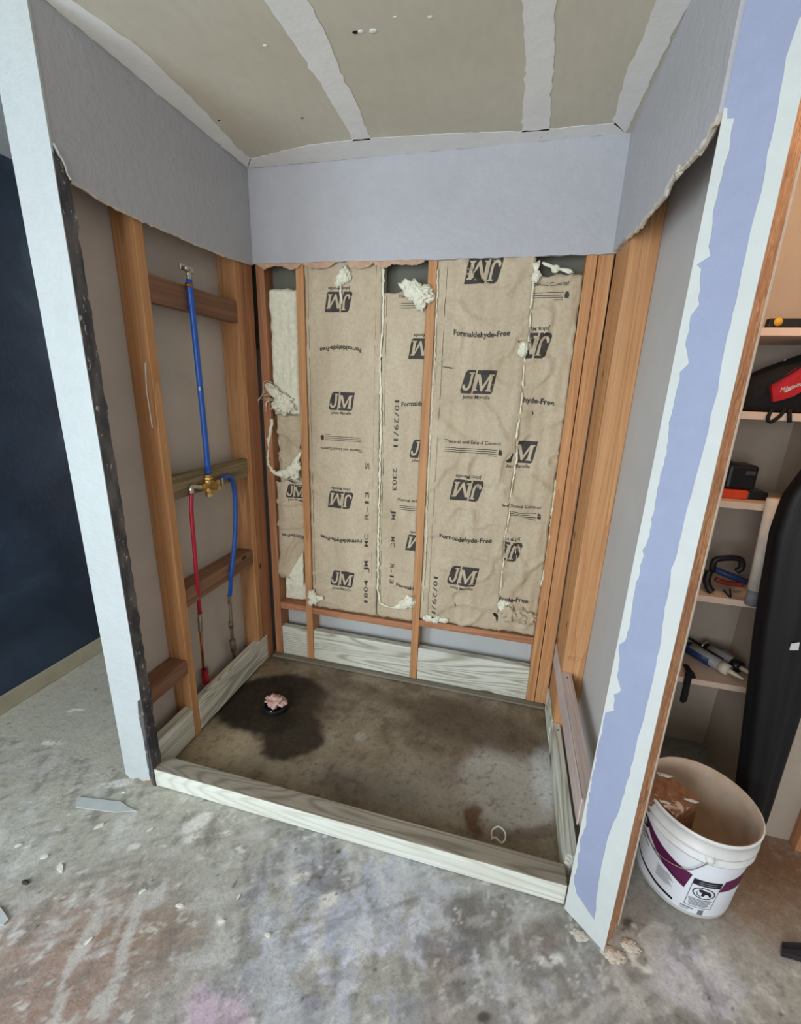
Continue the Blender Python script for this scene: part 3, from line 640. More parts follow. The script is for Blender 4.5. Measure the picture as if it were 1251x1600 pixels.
def tuft(par, pix, y, rs, seed, nm='fiberglass_tuft'):
    """a pulled-out wad of wool: one star-shaped skin round several lumps, roughened into fibres"""
    P = [Vector(aty(u, v, y)) for u, v in pix]; bm = bmesh.new(); bmesh.ops.create_icosphere(bm, subdivisions=5, radius=1.0)
    c = sum((p*r for p, r in zip(P, rs)), Vector())/sum(rs)
    for v in bm.verts:
        d = v.co.normalized(); acc = 0.0
        for p, r in zip(P, rs):
            q = p - c; t = q.dot(d); h = q.length_squared - t*t; r2 = (r*1.15)**2
            if h < r2: acc = max(acc, t + math.sqrt(r2 - h))
        acc = max(acc, min(rs)*0.6)
        v.co = d*acc
    for _ in range(3): bmesh.ops.smooth_vert(bm, verts=bm.verts, factor=0.5, use_axis_x=True, use_axis_y=True, use_axis_z=True)
    for v in bm.verts:
        d = v.co.normalized(); k = 1 + 0.30*mnoise.noise(d*3.0+Vector((seed, 1, 2))) + 0.22*mnoise.noise(Vector((d.x*9+seed, d.y*9, d.z*4))) + 0.14*mnoise.noise(Vector((d.x*24, d.y*24+seed, d.z*12)))
        w_ = v.co*k; v.co = Vector((c.x+w_.x, c.y+w_.y*0.55, c.z+w_.z))
    return obj(nm, bm, M['fiberglass'], par, True)

def PX(u, v, y=YF-0.008): q = aty(u, v, y); return float(q[0]), float(q[2])
# A: full batt right of the first stud
A = thing('insulation_batt', (0.42, YF+0.04, 0.34), 'wide kraft paper insulation batt left of the white centre seam', 'insulation', 'paper faced insulation batts')
fa = facing_fn(0.246, 0.612, 0.345, 2.06, 3, wr_=1.0); fA = facing(A, 0.246, 0.612, 0.350, 2.06, fa, None, 3)
obox('fiberglass', (0.246, 0.612, YF+0.014, Y0+0.088, 0.342, 2.06), M['fiberglass'], A)
for u, v, fl_ in ((530, 472, 1), (533, 627, 0), (533, 781, 1), (534, 904, 0)): x, z = PX(u, v); logo(fA, fa, x, z, 0.128 if v < 700 else 0.135, fl_)
for u, v, ar in ((532, 547, -.010), (533, 841, -.012)): x, z = PX(u, v); words(fA, fa, 'Formaldehyde-Free', x, z, 0.205 if v < 700 else 0.23, True, ar*(1 if v < 700 else -1), 0.025)
x, z = PX(533, 702); words(fA, fa, 'Thermal and Sound Control', x, z, 0.215, True, 0, 0.012); x, z = PX(536, 688); lines(fA, fa, x, z, 0.19, True)
x, z = PX(573, 830); zt = PX(573, 722)[1]; zb = PX(573, 945)[1]; vwords(fA, fa, '1804 JM  MC  R-13   S', x, zb, zt, True)
for u in (0.262, 0.585):
    otube('fold_line', [fa(u, z_, 0.0002) for z_ in np.linspace(0.37, 2.04, 40)], 0.0009, M['ink'] if u < 0.5 else M['tearpaper'], fA, 5)
tuft(A, ((538, 428), (533, 436), (541, 434), (528, 442)), YF-0.012, (.022, .020, .018, .012), 2); bead(A, ((533, 440), (532, 455), (534, 468), (533, 474)), YF-0.014, 0.006, 3, 'fiberglass_tuft')
tuft(A, ((487, 930), (491, 936), (485, 942), (500, 934)), Y0-0.004, (.022, .024, .016, .016), 6)
bead(A, ((598, 418), (599, 470), (597, 520), (594, 560), (595, 640), (594, 720), (592, 800), (591, 860), (590, 920), (594, 942), (606, 948), (618, 950)), YF-0.006, 0.0062, 12)
# B: narrow strip beside the second stud
Bt = thing('insulation_batt', (0.71, YF+0.04, 0.34), 'narrow kraft paper insulation strip between white centre seam and middle stud', 'insulation', 'paper faced insulation batts')
fb = facing_fn(0.60, 0.86, 0.345, 2.06, 8, YF+0.004, 0.9, 0.006); fB = facing(Bt, 0.618, 0.8125, 0.350, 1.93, fb, None, 8)
obox('fiberglass', (0.6125, 0.8130, YF+0.020, Y0+0.088, 0.342, 1.93), M['fiberglass'], Bt)
def clipped(par, fn0, x_max, x_min=-9):
    def f(x, z, off=0.0): return fn0(min(max(x, x_min), x_max), z, off)
    return f
fbc = clipped(fB, fb, 0.812)
for u, v, fl_ in ((662, 545, 1), (660, 702, 0), (654, 850, 1)): x, z = PX(u, v); logo(fB, fbc, x, z, 0.13, fl_)
x, z = PX(662, 634); words(fB, fbc, 'Formaldehyde-Free', x, z, 0.215, False, 0.008, 0.025)
x, z = PX(652, 918); words(fB, fbc, 'Formaldehyde-Free', x, z, 0.23, False, -0.014, 0.025)
x, z = PX(660, 462); words(fB, fbc, 'Thermal and Sound Control', x, z, 0.215, False, 0, 0.012); lines(fB, fbc, x, z-0.03, 0.19)
x, z = PX(655, 784); words(fB, fbc, 'Thermal and Sound Control', x, z, 0.225, False, 0, 0.012); lines(fB, fbc, x, z-0.032, 0.20)
x, _ = PX(615, 770); vwords(fB, fbc, '10/29/11   2303   JM   MC   R-13', x, PX(615, 914)[1], PX(615, 622)[1], False)
otube('fold_line', [fb(0.634, z_, 0.0002) for z_ in np.linspace(0.37, 1.92, 40)], 0.0008, M['ink'], fB, 5)
tuft(Bt, ((636, 447), (646, 454), (657, 462), (664, 458), (670, 464), (656, 474), (660, 480)), YF-0.020, (.026, .032, .032, .026, .018, .020, .012), 4)
tuft(Bt, ((640, 940), (632, 944), (622, 948)), YF-0.006, (.028, .022, .016), 5)
# C: the full batt in the middle bay
Cb = thing('insulation_batt', (1.04, YF+0.04, 0.38), 'wide creased kraft paper insulation batt right of the middle stud', 'insulation', 'paper faced insulation batts')
seam = [PX(u, v) for u, v in ((836, 404), (832, 440), (828, 480), (826, 520), (818, 560), (816, 600), (812, 640), (806, 680), (806, 720), (798, 760), (795, 800), (787, 840), (785, 880), (780, 920), (778, 960))]
sz = np.array([q[1] for q in seam])[::-1]; sx = np.array([q[0] for q in seam])[::-1]
seamx = lambda z: float(np.interp(z, sz, sx)) + 0.004*mnoise.noise(Vector((z*25, 1, 1)))
fc_ = facing_fn(0.853, 1.26, 0.375, 2.06, 14, YF-0.004, 2.1, 0.010); fC = facing(Cb, 0.8535, 1.26, 0.380, 2.06, fc_, seamx, 14)
obox('fiberglass', (0.8535, 1.205, YF+0.016, Y0+0.088, 0.376, 2.06), M['fiberglass'], Cb)
for u, v, fl_ in ((757, 423, 1), (746, 597, 0), (730, 766, 1), (722, 899, 0)): x, z = PX(u, v); logo(fC, fc_, x, z, 0.15, fl_)
x, z = PX(752, 520); words(fC, fc_, 'Formaldehyde-Free', x, z, 0.235, False, -0.010, 0.025)
x, z = PX(727, 840); words(fC, fc_, 'Formaldehyde-Free', x, z, 0.25, False, -0.010, 0.025)
x, z = PX(738, 691); words(fC, fc_, 'Thermal and Sound Control', x, z, 0.25, False, 0, 0.012); lines(fC, fc_, x-.005, z-0.030, 0.235)
x, z = PX(679, 930); vwords(fC, fc_, '10/29/11', x, PX(678, 968)[1], PX(680, 897)[1], False)
otube('fold_line', [fc_(0.895, z_, 0.0002) for z_ in np.linspace(0.40, 2.04, 40)], 0.0009, M['ink'], fC, 5)
bead(Cb, ((684, 420), (682, 480), (679, 560), (674, 640), (671, 700), (667, 780), (665, 860), (660, 940)), Y0-0.001, 0.0035, 33)
bead(Cb, [(u+1, v) for u, v in ((836, 404), (832, 440), (828, 480), (826, 520), (818, 560), (816, 600), (812, 640), (806, 680), (806, 720), (798, 760), (795, 800), (787, 840), (785, 880), (780, 920), (778, 950))], YF-0.006, 0.006, 34)
tuft(Cb, ((818, 540), (816, 550), (820, 546)), YF-0.014, (.014, .016, .010), 14); tuft(Cb, ((668, 966), (680, 967), (694, 970)), Y0+0.002, (.018, .02, .014), 15); tuft(Cb, ((838, 415), (838, 430), (836, 436)), YF-0.010, (.012, .014, .012), 16)
# D: the right hand strip
Db = thing('insulation_batt', (1.33, YF+0.04, 0.38), 'crumpled kraft paper insulation strip beside the right corner studs', 'insulation', 'paper faced insulation batts')
fd = facing_fn(1.16, 1.432, 0.375, 1.99, 22, YF+0.004, 2.6, 0.004)
def dedge(z): return 1.431 - 0.012*max(0, mnoise.noise(Vector((z*9, 4, 4)))) 
fD = facing(Db, 1.2065, 1.431, 0.385, 1.985, fd, dedge, 22)
obox('fiberglass', (1.206, 1.4300, YF+0.020, Y0+0.088, 0.376, 1.95), M['fiberglass'], Db)
fdl = lambda x, z, off=0.0: fd(max(x, 1.2085), z, off + (0 if x > 1.2085 else -0.003))
x, z = PX(845, 444); words(fD, fdl, 'Thermal and Sound Control', x-.02, z, 0.25, False, 0, 0.012); lines(fD, fdl, x-.02, z-0.032, 0.22)
x, z = PX(832, 540); logo(fD, fdl, x, z, 0.15, 1)
x, z = PX(818, 629); words(fD, fdl, 'Formaldehyde-Free', x, z, 0.25, False, 0.010, 0.025)
x, z = PX(809, 706); logo(fD, fdl, x, z, 0.15, 0)
x, z = PX(800, 790); words(fD, fdl, 'Thermal and Sound Control', x, z, 0.25, False, 0, 0.012); lines(fD, fdl, x, z-0.032, 0.22)
x, z = PX(790, 862); logo(fD, fdl, x, z, 0.15, 1)
x, z = PX(782, 934); words(fD, fdl, 'Formaldehyde-Free', x, z, 0.26, False, 0.0, 0.025)
for i, (u, v, s) in enumerate(((795, 958, .030), (812, 962, .026), (828, 966, .022), (786, 944, .022))):
    crumple('torn_flap', tuple(aty(u, v, YF-0.010)), s, M['kraft'] if i != 3 else M['fiberglass'], Db, 40+i, squash=(1.0, .5, 1.2), amp=0.9, rough=2.2)
bead(Db, ((868, 750), (862, 800), (857, 850), (852, 880), (848, 900), (845, 915)), Y0+0.004, 0.004, 36)
tuft(Db, ((850, 412), (868, 420), (890, 424)), YF, (.010, .012, .012), 18)
for fn_, par_, u, v in ((fc_, fC, 711, 943), (fd, fD, 831, 645), (fc_, fC, 700, 574)):
    x, z = PX(u, v); printed('tear', poly_bm([[(-.003, .010), (.001, .012), (.006, -.004), (.005, -.013), (.001, -.004)]] if v != 574 else [[(-.03, .003), (.01, .0), (.028, -.004), (.01, -.005), (-.02, .0)]]), M['darkgap'], par_, lambda a, b_: (x+a, z+b_), lambda a, b_: fn_(a, b_, .0014))
slab('dark_slit', [aty(u, v, YF-.010) for u, v in ((765, 948), (770, 962), (780, 976), (786, 974), (776, 960))], (0, .003, 0), M['darkgap'], Db)
# E: the stripped batt in the left bay
Eb = thing('insulation_batt', (0.125, YF+0.04, 0.34), 'torn open insulation batt with bare white fiberglass in left bay', 'insulation')
zt, zm = PX(435, 449)[1], PX(440, 648)[1]
wool(Eb, 0.049, 0.2025, zm, zt, YF+0.004, 3)
tuft(Eb, ((420, 605), (428, 612), (440, 625), (452, 632), (432, 634), (445, 640)), YF-0.012, (.020, .024, .030, .026, .022, .022), 21)
for i in range(9):
    u, v = 425+RNG.random()*18, 600+RNG.random()*30
    P = smoothpath([aty(u, v, YF-0.015), aty(u-12-8*RNG.random(), v-6+RNG.random()*10, Y0-0.012), aty(u-18-10*RNG.random(), v+4+14*RNG.random(), Y0-0.014)], 6)
    otube('glass_strand', P, 0.0011, M['fiberglass'], Eb, 4)
fe = facing_fn(0.047, 0.204, 0.35, zm, 27, YF+0.006, 3.2, 0.004)
ze = PX(440, 752)[1]
fE = facing(Eb, 0.049, 0.203, PX(450, 905)[1], ze, fe, None, 27)
fE2 = facing(Eb, 0.068, 0.200, ze+0.01, zm-0.004, facing_fn(0.047, 0.204, ze, zm, 29, YF+0.016, 4.0, 0.0), None, 29)
wool(Eb, 0.049, 0.2025, 0.345, zm, YF+0.034, 7, depth=0.04)
x, z = PX(457, 768); logo(fE, clipped(fE, fe, 0.202), x+0.012, z, 0.11, 0)
x, z = PX(458, 838); words(fE, clipped(fE, fe, 0.202), 'Formaldehyde-Free', x+.03, z, 0.2, True, 0, 0.02)
slabpts = [aty(u, v, YF-0.016) for u, v in ((473, 862), (474, 916), (446, 912), (452, 898))]
slab('fiberglass_tear', jag(slabpts + [slabpts[0]], 0.01, 0.0015, 51, (0, 2)), (0, 0.012, 0), M['fiberglass'], Eb)
bead(Eb, ((425, 655), (420, 690), (419, 725), (430, 740), (445, 744)), YF-0.008, 0.011, 52); tuft(Eb, ((455, 735), (463, 728), (460, 742), (447, 742), (437, 738), (466, 712)), YF-0.010, (.022, .024, .022, .018, .014, .012), 53)

# ------------------------------------------------------------------ curb
cb = obox('shower_curb', (0.0035, 1.5265, 0.001, 0.070, 0.001, 0.081), [M['curb_front'], M['dusty_treated']], None, 0.004)
for p in cb.data.polygons: p.material_index = 1 if p.normal.z > 0.8 else 0
tag(cb, 'long pale green treated timber curb across the stall entrance', 'timber')

# ------------------------------------------------------------------ shower plumbing
BR = plain('brass', srgb(196, 164, 104), 0.28, 0.1, 30, 0.5, 0.9); NI = plain('nickel', srgb(190, 184, 172), 0.3, 0.1, 30, 0.5, 0.9); CO = plain('copper', srgb(176, 108, 76), 0.35, 0.12, 30, 0.5, 0.9)
PB = plain('pex_blue', srgb(30, 86, 176), 0.35, 0.06, 20, 0.45); PR = plain('pex_red', srgb(168, 28, 52), 0.35, 0.08, 20, 0.45); GP = plain('dull_pipe', srgb(120, 110, 96), 0.5, 0.15, 30, 0.4, 0.5); BK = plain('black_plastic', srgb(22, 22, 24), 0.45, 0.2, 20, 0.4)
sp = thing('shower_plumbing', (0.0, 0.5, 1.10), 'brass shower mixing valve with blue and red flexible water pipes on left wall', 'plumbing')
XP = 0.0
def P_(u, v, x=XP): return tuple(atx(u, v, x))
otube('riser_pipe', smoothpath([P_(295, 437), P_(302, 500), P_(311, 590), P_(319, 670), P_(325, 736)], 6), 0.0115, PB, sp, 12)['label'] = 'blue riser pipe'
otube('print_mark', [P_(311.5, 604, 0.0105), P_(312.2, 611, 0.0105)], 0.0045, M['mud'], sp, 6)
otube('crimp_ring', [P_(294.5, 443), P_(295, 449)], 0.0135, CO, sp, 14)
otube('shower_elbow', smoothpath([P_(295, 437), P_(294, 426), P_(292, 420, 0.006), P_(291, 419, 0.03)], 5), 0.0105, NI, sp, 12)
bm = bmesh.new(); q = P_(291, 420, -0.012); box(bm, q[0]-.003, q[0]+.006, q[1]-.036, q[1]+.036, q[2]-.010, q[2]+.012, 0.003); obj('elbow_ear', bm, NI, sp)
otube('crimp_ring', [P_(325.3, 733), P_(325.6, 739)], 0.0130, PB, sp, 14)
# valve body
vb = np.array(P_(326, 758)); 
bm = bmesh.new(); tube(bm, [vb+(0, 0, .045), vb+(0, 0, .020)], .0135, 12); tube(bm, [vb+(0, 0, .034), vb+(0, 0, .026)], .018, 6); tube(bm, [vb+(0, 0, .022), vb+(0, 0, -.022)], .021, 14)
tube(bm, [vb+(0, -.048, 0), vb+(0, .048, .0)], .0135, 12); tube(bm, [vb+(0, -.05, 0), vb+(0, -.036, 0)], .018, 6); tube(bm, [vb+(0, .036, 0), vb+(0, .05, 0)], .018, 6); obj('valve_body', bm, BR, sp, False)
bm = bmesh.new(); tube(bm, [vb+(0.0, 0, 0), vb+(.030, 0, -.004)], .019, 14); tube(bm, [vb+(.030, 0, -.004), vb+(.052, 0, -.006)], .0125, 12); tube(bm, [vb+(.036, 0, -.005), vb+(.044, 0, -.006)], .0165, 6); obj('valve_cartridge', bm, BR, sp, False)
bm = bmesh.new(); tube(bm, [vb+(0, 0, -.020), vb+(0, 0, -.036)], .014, 12); tube(bm, [vb+(0, 0, -.034), vb+(0, 0, -.048)], .0175, 8); obj('lower_outlet', bm, BR, sp, False)
hl = np.array(P_(299, 768)); otube('hot_elbow', smoothpath([vb+(0, -.048, 0), hl+(0, .012, .018), hl+(0, 0, .012), hl+(0, 0, -.008)], 5), .0105, NI, sp, 12)
hr = np.array(P_(364, 748)); otube('cold_elbow', smoothpath([vb+(0, .048, 0), vb+(0, .075, .002)], 5), .0115, NI, sp, 12)
bm = bmesh.new(); q = vb+(0, .068, 0); box(bm, q[0]-.004, q[0]+.020, q[1]-.006, q[1]+.006, q[2]-.018, q[2]+.018, .002); obj('screw_stop', bm, NI, sp)
otube('cold_supply', smoothpath([vb+(-.004, .072, .002), np.array(P_(350, 746))+(0, 0, .002), np.array(P_(361, 748))+(0, 0, .004), P_(366, 766, -.001), P_(368, 800), P_(366, 850), P_(361, 900, -.01), P_(359, 932, -.035)], 7), .0100, PB, sp, 12)['label'] = 'blue cold water pipe'
otube('hot_supply', smoothpath([hl+(0, 0, -.006), P_(299, 800), P_(303, 850), P_(307, 900, -.006), P_(312, 960, -.045)], 7), .0085, PR, sp, 12)['label'] = 'red hot water pipe'
bm = bmesh.new(); tube(bm, [P_(312, 958, -.045), P_(313, 985, -.056)], .0105, 12); tube(bm, [P_(312.3, 966, -.048), P_(312.6, 971, -.05)], .0125, 12); obj('hot_coupling', bm, NI, sp)
otube('hot_stub', [P_(313, 984, -.056), P_(318, 1048, -.072)], .0062, CO, sp, 10)
bm = bmesh.new(); tube(bm, [P_(359, 930, -.034), P_(359, 942, -.040)], .0120, 12); obj('crimp_ring', bm, NI, sp)
otube('cold_stub', [P_(359, 940, -.040), P_(363, 1000, -.065), P_(366, 1030, -.074)], .0080, GP, sp, 10)
otube('cold_coupling', [P_(360.5, 972, -.055), P_(361, 980, -.058)], .0120, GP, sp, 10); otube('cold_valve', [P_(363, 1000, -.066), P_(365, 1016, -.072)], .0150, GP, sp, 10)
bm = bmesh.new(); tube(bm, [P_(319, 1046, -.072), P_(322, 1066, -.076)], .017, 10); obj('hot_valve_handle', bm, PR, sp)
bm = bmesh.new(); tube(bm, [P_(323, 1042, -.06), P_(327, 1054, -.062)], .007, 8); obj('hot_valve_stem', bm, NI, sp)

# ------------------------------------------------------------------ drain, rag, wire
c = atz(430, 1106, 0)
dr = thing('floor_drain', (c[0], c[1], 0), 'black round drain pipe opening in the wet dark patch', 'drain')
bm = bmesh.new(); R_ = lathe(bm, [(0.062, -0.002), (0.062, 0.020), (0.056, 0.024), (0.050, 0.022), (0.049, 0.004), (0.0, 0.004)], c[0], c[1], 40); obj('drain_ring', bm, BK, dr, False)
for k in range(3):
    a = k*2.1+0.7; otube('bolt', [(c[0]+.056*math.cos(a), c[1]+.056*math.sin(a), .022), (c[0]+.056*math.cos(a), c[1]+.056*math.sin(a), .030)], .0045, NI, dr, 6)
rag = crumple('rag', (c[0]+0.004, c[1]+0.004, 0.038), 0.038, plain('rag_cloth', srgb(196, 160, 150), 0.95, 0.25, 40, bump=0.4), None, 12, squash=(1.15, .8, .62), amp=0.75, rough=2.4); tag(rag, 'crumpled pinkish rag stuffed in the black floor drain', 'rag')
c = atz(777, 1312, 0)
P = smoothpath([(c[0]+(x-c[0])*.72, c[1]+(y-c[1])*.55, z*.8) for x, y, z in [(c[0]-.028, c[1]-.01, .010), (c[0]-.030, c[1]+.03, .018), (c[0]+.0, c[1]+.055, .030), (c[0]+.030, c[1]+.035, .028), (c[0]+.036, c[1]+.0, .016), (c[0]+.018, c[1]-.022, .008), (c[0]-.012, c[1]-.008, .016), (c[0]-.032, c[1]-.016, .006)]], 7)
wl_ = otube('wire_loop', P, 0.0030, plain('white_wire', srgb(226, 222, 212), 0.5), None, 8); tag(wl_, 'loop of white wire lying behind the timber curb', 'wire')
# ------------------------------------------------------------------ bits on the floor
GY_ = plain('scrap_grey', srgb(186, 190, 188), 0.7, 0.06, 20); CH = plain('chip', srgb(226, 222, 208), 0.85, 0.1, 60)
p = [atz(u, v, 0.001) for u, v in ((122, 1246), (150, 1249), (190, 1254), (200, 1262), (214, 1268), (180, 1270), (118, 1262))]
o = slab('drywall_scrap', p, (0, 0, 0.004), GY_); tag(o, 'thin pale grey drywall strip lying near the left wall end', 'scrap')
p = [atz(u, v, 0.001) for u, v in ((-14, 1418), (2, 1420), (14, 1438), (6, 1446), (-16, 1452))]
o = slab('drywall_scrap', p, (0, 0, 0.006), GY_); tag(o, 'grey scrap of board cut off by the left photo edge', 'scrap')
CHL = ['long cream plaster chip just below the grey drywall strip', 'cream plaster chip left of the white stick shaped chip', 'white stick shaped plaster chip near the dark clod', 'white star shaped plaster chip on the concrete left of centre', 'white plaster chip closest below the curb\'s left half', 'thin white plaster sliver on the pinkish stained floor at lower left', 'oval cream plaster chip on the floor above the pinkish stain', 'round white plaster chip right of the star shaped one', 'tiny plaster crumb touching the grey drywall strip\'s upper end', 'plaster chip to the right of the grey drywall strip', 'slim upright plaster sliver below the curb\'s left end', 'small plaster chip nearest the left photo edge']
for i, (u, v, s, an) in enumerate(((155, 1292, .017, .9), (70, 1340, .012, .5), (95, 1357, .020, -.5), (280, 1416, .012, .2), (418, 1462, .011, .1), (138, 1472, .012, 1.1), (222, 1394, .011, .8), (346, 1440, .010, .3), (192, 1239, .008, .2), (235, 1297, .010, .9), (372, 1403, .009, 1.4), (28, 1322, .011, .7))):
    c = atz(u, v, 0.0); rr = np.random.default_rng(90+i); pts = []
    for k in range(7):
        a = 2*math.pi*k/7; r = s*(0.7+0.5*rr.random()); x, y = math.cos(a)*r, math.sin(a)*r*0.42
        pts.append((c[0]+x*math.cos(an)-y*math.sin(an), c[1]+x*math.sin(an)+y*math.cos(an), 0.0008))
    o = slab('plaster_chip', pts, (0, 0, 0.0035), CH); tag(o, CHL[i], 'chip', 'plaster chips scattered on the concrete')
c = atz(40, 1380, 0); o = crumple('dirt_clod', (c[0], c[1], 0.004), 0.012, plain('dirt', srgb(64, 60, 52), 0.9), None, 5, squash=(1.0, .5, .35)); tag(o, 'small dark leaf shaped clod on the floor at far left', 'debris')

# ------------------------------------------------------------------ bucket
BX, BY, BH = 1.915, 0.205, 0.330
def brad(z): return 0.133 + (0.150-0.133)*z/BH
bk = thing('bucket', (BX, BY, 0), 'white plastic bucket with purple label beside the angled wall', 'bucket')
n = NT('bucket_plastic', 0.4, 0.4); f = n.noise(n.co(), 9, 4); n.color(n.ramp(f, [(0.3, srgb(206, 206, 202)), (0.6, srgb(228, 228, 226))])); BP = n.m
n = NT('bucket_inside', 0.75, 0.3); f = n.noise(n.co(), 8, 4); n.color(n.ramp(f, [(0.3, srgb(176, 152, 130)), (0.7, srgb(206, 190, 172))])); BI = n.m
bm = bmesh.new(); lathe(bm, [(0.0, 0.001), (0.128, 0.001), (brad(0), 0.006), (brad(.245), .245), (.1545, .246), (.1545, .252), (brad(.26)+.0015, .254), (brad(.275)+.0015, .275), (.1555, .276), (.1555, .283), (.1515, .285), (.1515, .318), (.1555, .320), (.1565, BH), (.1525, BH+.002)], BX, BY, 64); obj('body', bm, BP, bk, True)
bm = bmesh.new(); lathe(bm, [(.1525, BH+.002), (.1470, BH-.002), (.1455, .29), (.129, .010), (0, .008)], BX, BY, 64); obj('inside_wall', bm, BI, bk, True)
vd = math.atan2(CAM[1]-BY, CAM[0]-BX)
def bw(s, z, off=0.0006):
    """s: metres round the bucket from the side facing the camera, to the right"""
    a = vd + s/0.145; r = brad(z)+off; return (BX + r*math.cos(a), BY + r*math.sin(a), z)
def bprint(nm, polys, mat, off=0.0008): return printed(nm, poly_bm(polys), mat, lbp, lambda x, y: (x, y), lambda x, z: bw(x, z, off), 0.012)
LW = plain('label_white', srgb(224, 228, 234), 0.4, 0.03); PU = plain('label_purple', srgb(92, 22, 70), 0.4, 0.08); DK = plain('label_dark', srgb(34, 26, 40), 0.45); LG = plain('label_grey', srgb(128, 130, 136), 0.5)
lbp = printed('label', poly_bm([[(-.20, .020), (.20, .020), (.20, .236), (-.20, .236)]]), LW, bk, lambda x, y: (x, y), lambda x, z: bw(x, z, 0.0005), 0.012)
sw = [(-.20, .236), (-.13, .236)] + [(-.13+.010*i, .236-.0075*i+.00003*i*i*3) for i in range(1, 15)] + [(.034, .165), (.026, .118)] + [(.026-.012*i, .118+.0075*i-.00006*i*i) for i in range(1, 13)] + [(-.20, .206)]
bprint('purple_band', [[(x, min(z, .236)) for x, z in [(-.14, .236), (-.105, .222), (-.06, .200), (-.02, .186), (.030, .174), (.019, .108), (-.02, .126), (-.06, .150), (-.10, .182), (-.135, .222)]]], PU)
bprint('purple_band', [[(.120, .178), (.20, .20), (.20, .140), (.110, .132)]], PU)
bprint('dark_corner', [[(-.155, .236), (-.135, .236), (-.115, .205), (-.125, .190), (-.15, .190)]], DK, .0012)
bprint('mark', [[(-.148, .222), (-.132, .222), (-.126, .212), (-.142, .210)], [(-.142, .204), (-.128, .206), (-.134, .198), (-.146, .197)]], LW, .0018)
bprint('trowel_line', [[(-.15, .172), (-.12, .176), (-.09, .160), (-.04, .140), (.02, .126), (.02, .1235), (-.04, .136), (-.09, .155), (-.12, .170), (-.15, .168)], [(-.14, .160), (-.10, .142), (-.10, .139), (-.142, .156)]], DK, .0012)
bprint('base_line', [[(-.17, .096), (-.12, .070), (-.06, .052), (.0, .040), (.0, .030), (-.06, .041), (-.12, .060), (-.17, .086)]], DK)
for k in range(9): bprint('fine_print', [[(-.062+.002*(k % 2), .122-.0052*k), (-.022+.0045*((k*5) % 4), .122-.0052*k-.004), (-.022+.0045*((k*5) % 4), .122-.0052*k-.0066), (-.062+.002*(k % 2), .122-.0052*k-.0026)]], LG)
bprint('warning_panel', [[(.036, .166), (.112, .172), (.104, .052), (.030, .048)]], LW, .0011)
bprint('warning_frame', [[(.036, .166), (.0375, .166), (.0315, .048), (.030, .048)], [(.1105, .172), (.112, .172), (.104, .052), (.1025, .052)], [(.030, .048), (.104, .052), (.104, .0535), (.030, .0495)]], DK, .0016)
bprint('warning_header', [[(.037, .166), (.112, .172), (.1105, .148), (.0362, .143)]], DK, .0017)
for k in range(2): bprint('header_text', [[(.050, .161-.008*k), (.098, .1645-.008*k), (.098, .1615-.008*k), (.050, .158-.008*k)]], LG, .0022)
ex, ez = .0715, .116
outer = [(ex+.031*math.cos(a), ez+.0235*math.sin(a)) for a in np.linspace(0, 2*math.pi, 33)[:-1]]; inner = [(ex+.0275*math.cos(a), ez+.0205*math.sin(a)) for a in np.linspace(0, 2*math.pi, 33)[:-1]]
bprint('warning_ring', [[outer[i], outer[(i+1) % 32], inner[(i+1) % 32], inner[i]] for i in range(32)], DK, .0017)
bprint('warning_pictogram', [[(ex-.016, ez+.012), (ex-.008, ez+.016), (ex+.002, ez+.012), (ex+.012, ez+.012), (ex+.020, ez+.004), (ex+.022, ez-.008), (ex+.016, ez-.010), (ex+.012, ez-.002), (ex+.004, ez-.002), (ex+.0, ez-.012), (ex-.006, ez-.012), (ex-.006, ez+.002), (ex-.014, ez+.004)],
    [(ex-.020, ez+.002), (ex-.018, ez+.002), (ex-.015, ez-.010), (ex-.006, ez-.014), (ex-.006, ez-.016), (ex-.017, ez-.012)]], DK, .0018)
for k in range(6): bprint('fine_print', [[(.036+.001*k, .086-.0055*k), (.100-.001*k-.004*(k % 2), .0895-.0055*k), (.100-.001*k-.004*(k % 2), .0865-.0055*k), (.036+.001*k, .083-.0055*k)]], LG, .0017)
for k in range(7): bprint('barcode', [[(.072, .042-.0032*k), (.088, .043-.0032*k), (.088, .0412-.0032*k-.0006*(k % 2)), (.072, .0402-.0032*k-.0006*(k % 2))]], DK)
bprint('base_text', [[(.022, .040), (.058, .042), (.058, .036), (.022, .034)], [(.022, .031), (.048, .0325), (.048, .0305), (.022, .029)], [(.022, .0265), (.044, .028), (.044, .0262), (.022, .0247)]], LG)
hb = otube('handle', smoothpath([bw(.052, .262, .010), bw(.040, .235, .012), bw(.010, .190, .010), bw(-.05, .170, .010), bw(-.11, .180, .010), bw(-.16, .215, .012)], 6), .0016, NI, bk, 6)
bm = bmesh.new(); q = Vector(bw(.054, .264, .004)); bmesh.ops.create_uvsphere(bm, u_segments=12, v_segments=8, radius=.013, matrix=Matrix.Translation(q)); obj('handle_boss', bm, BP, bk, True)
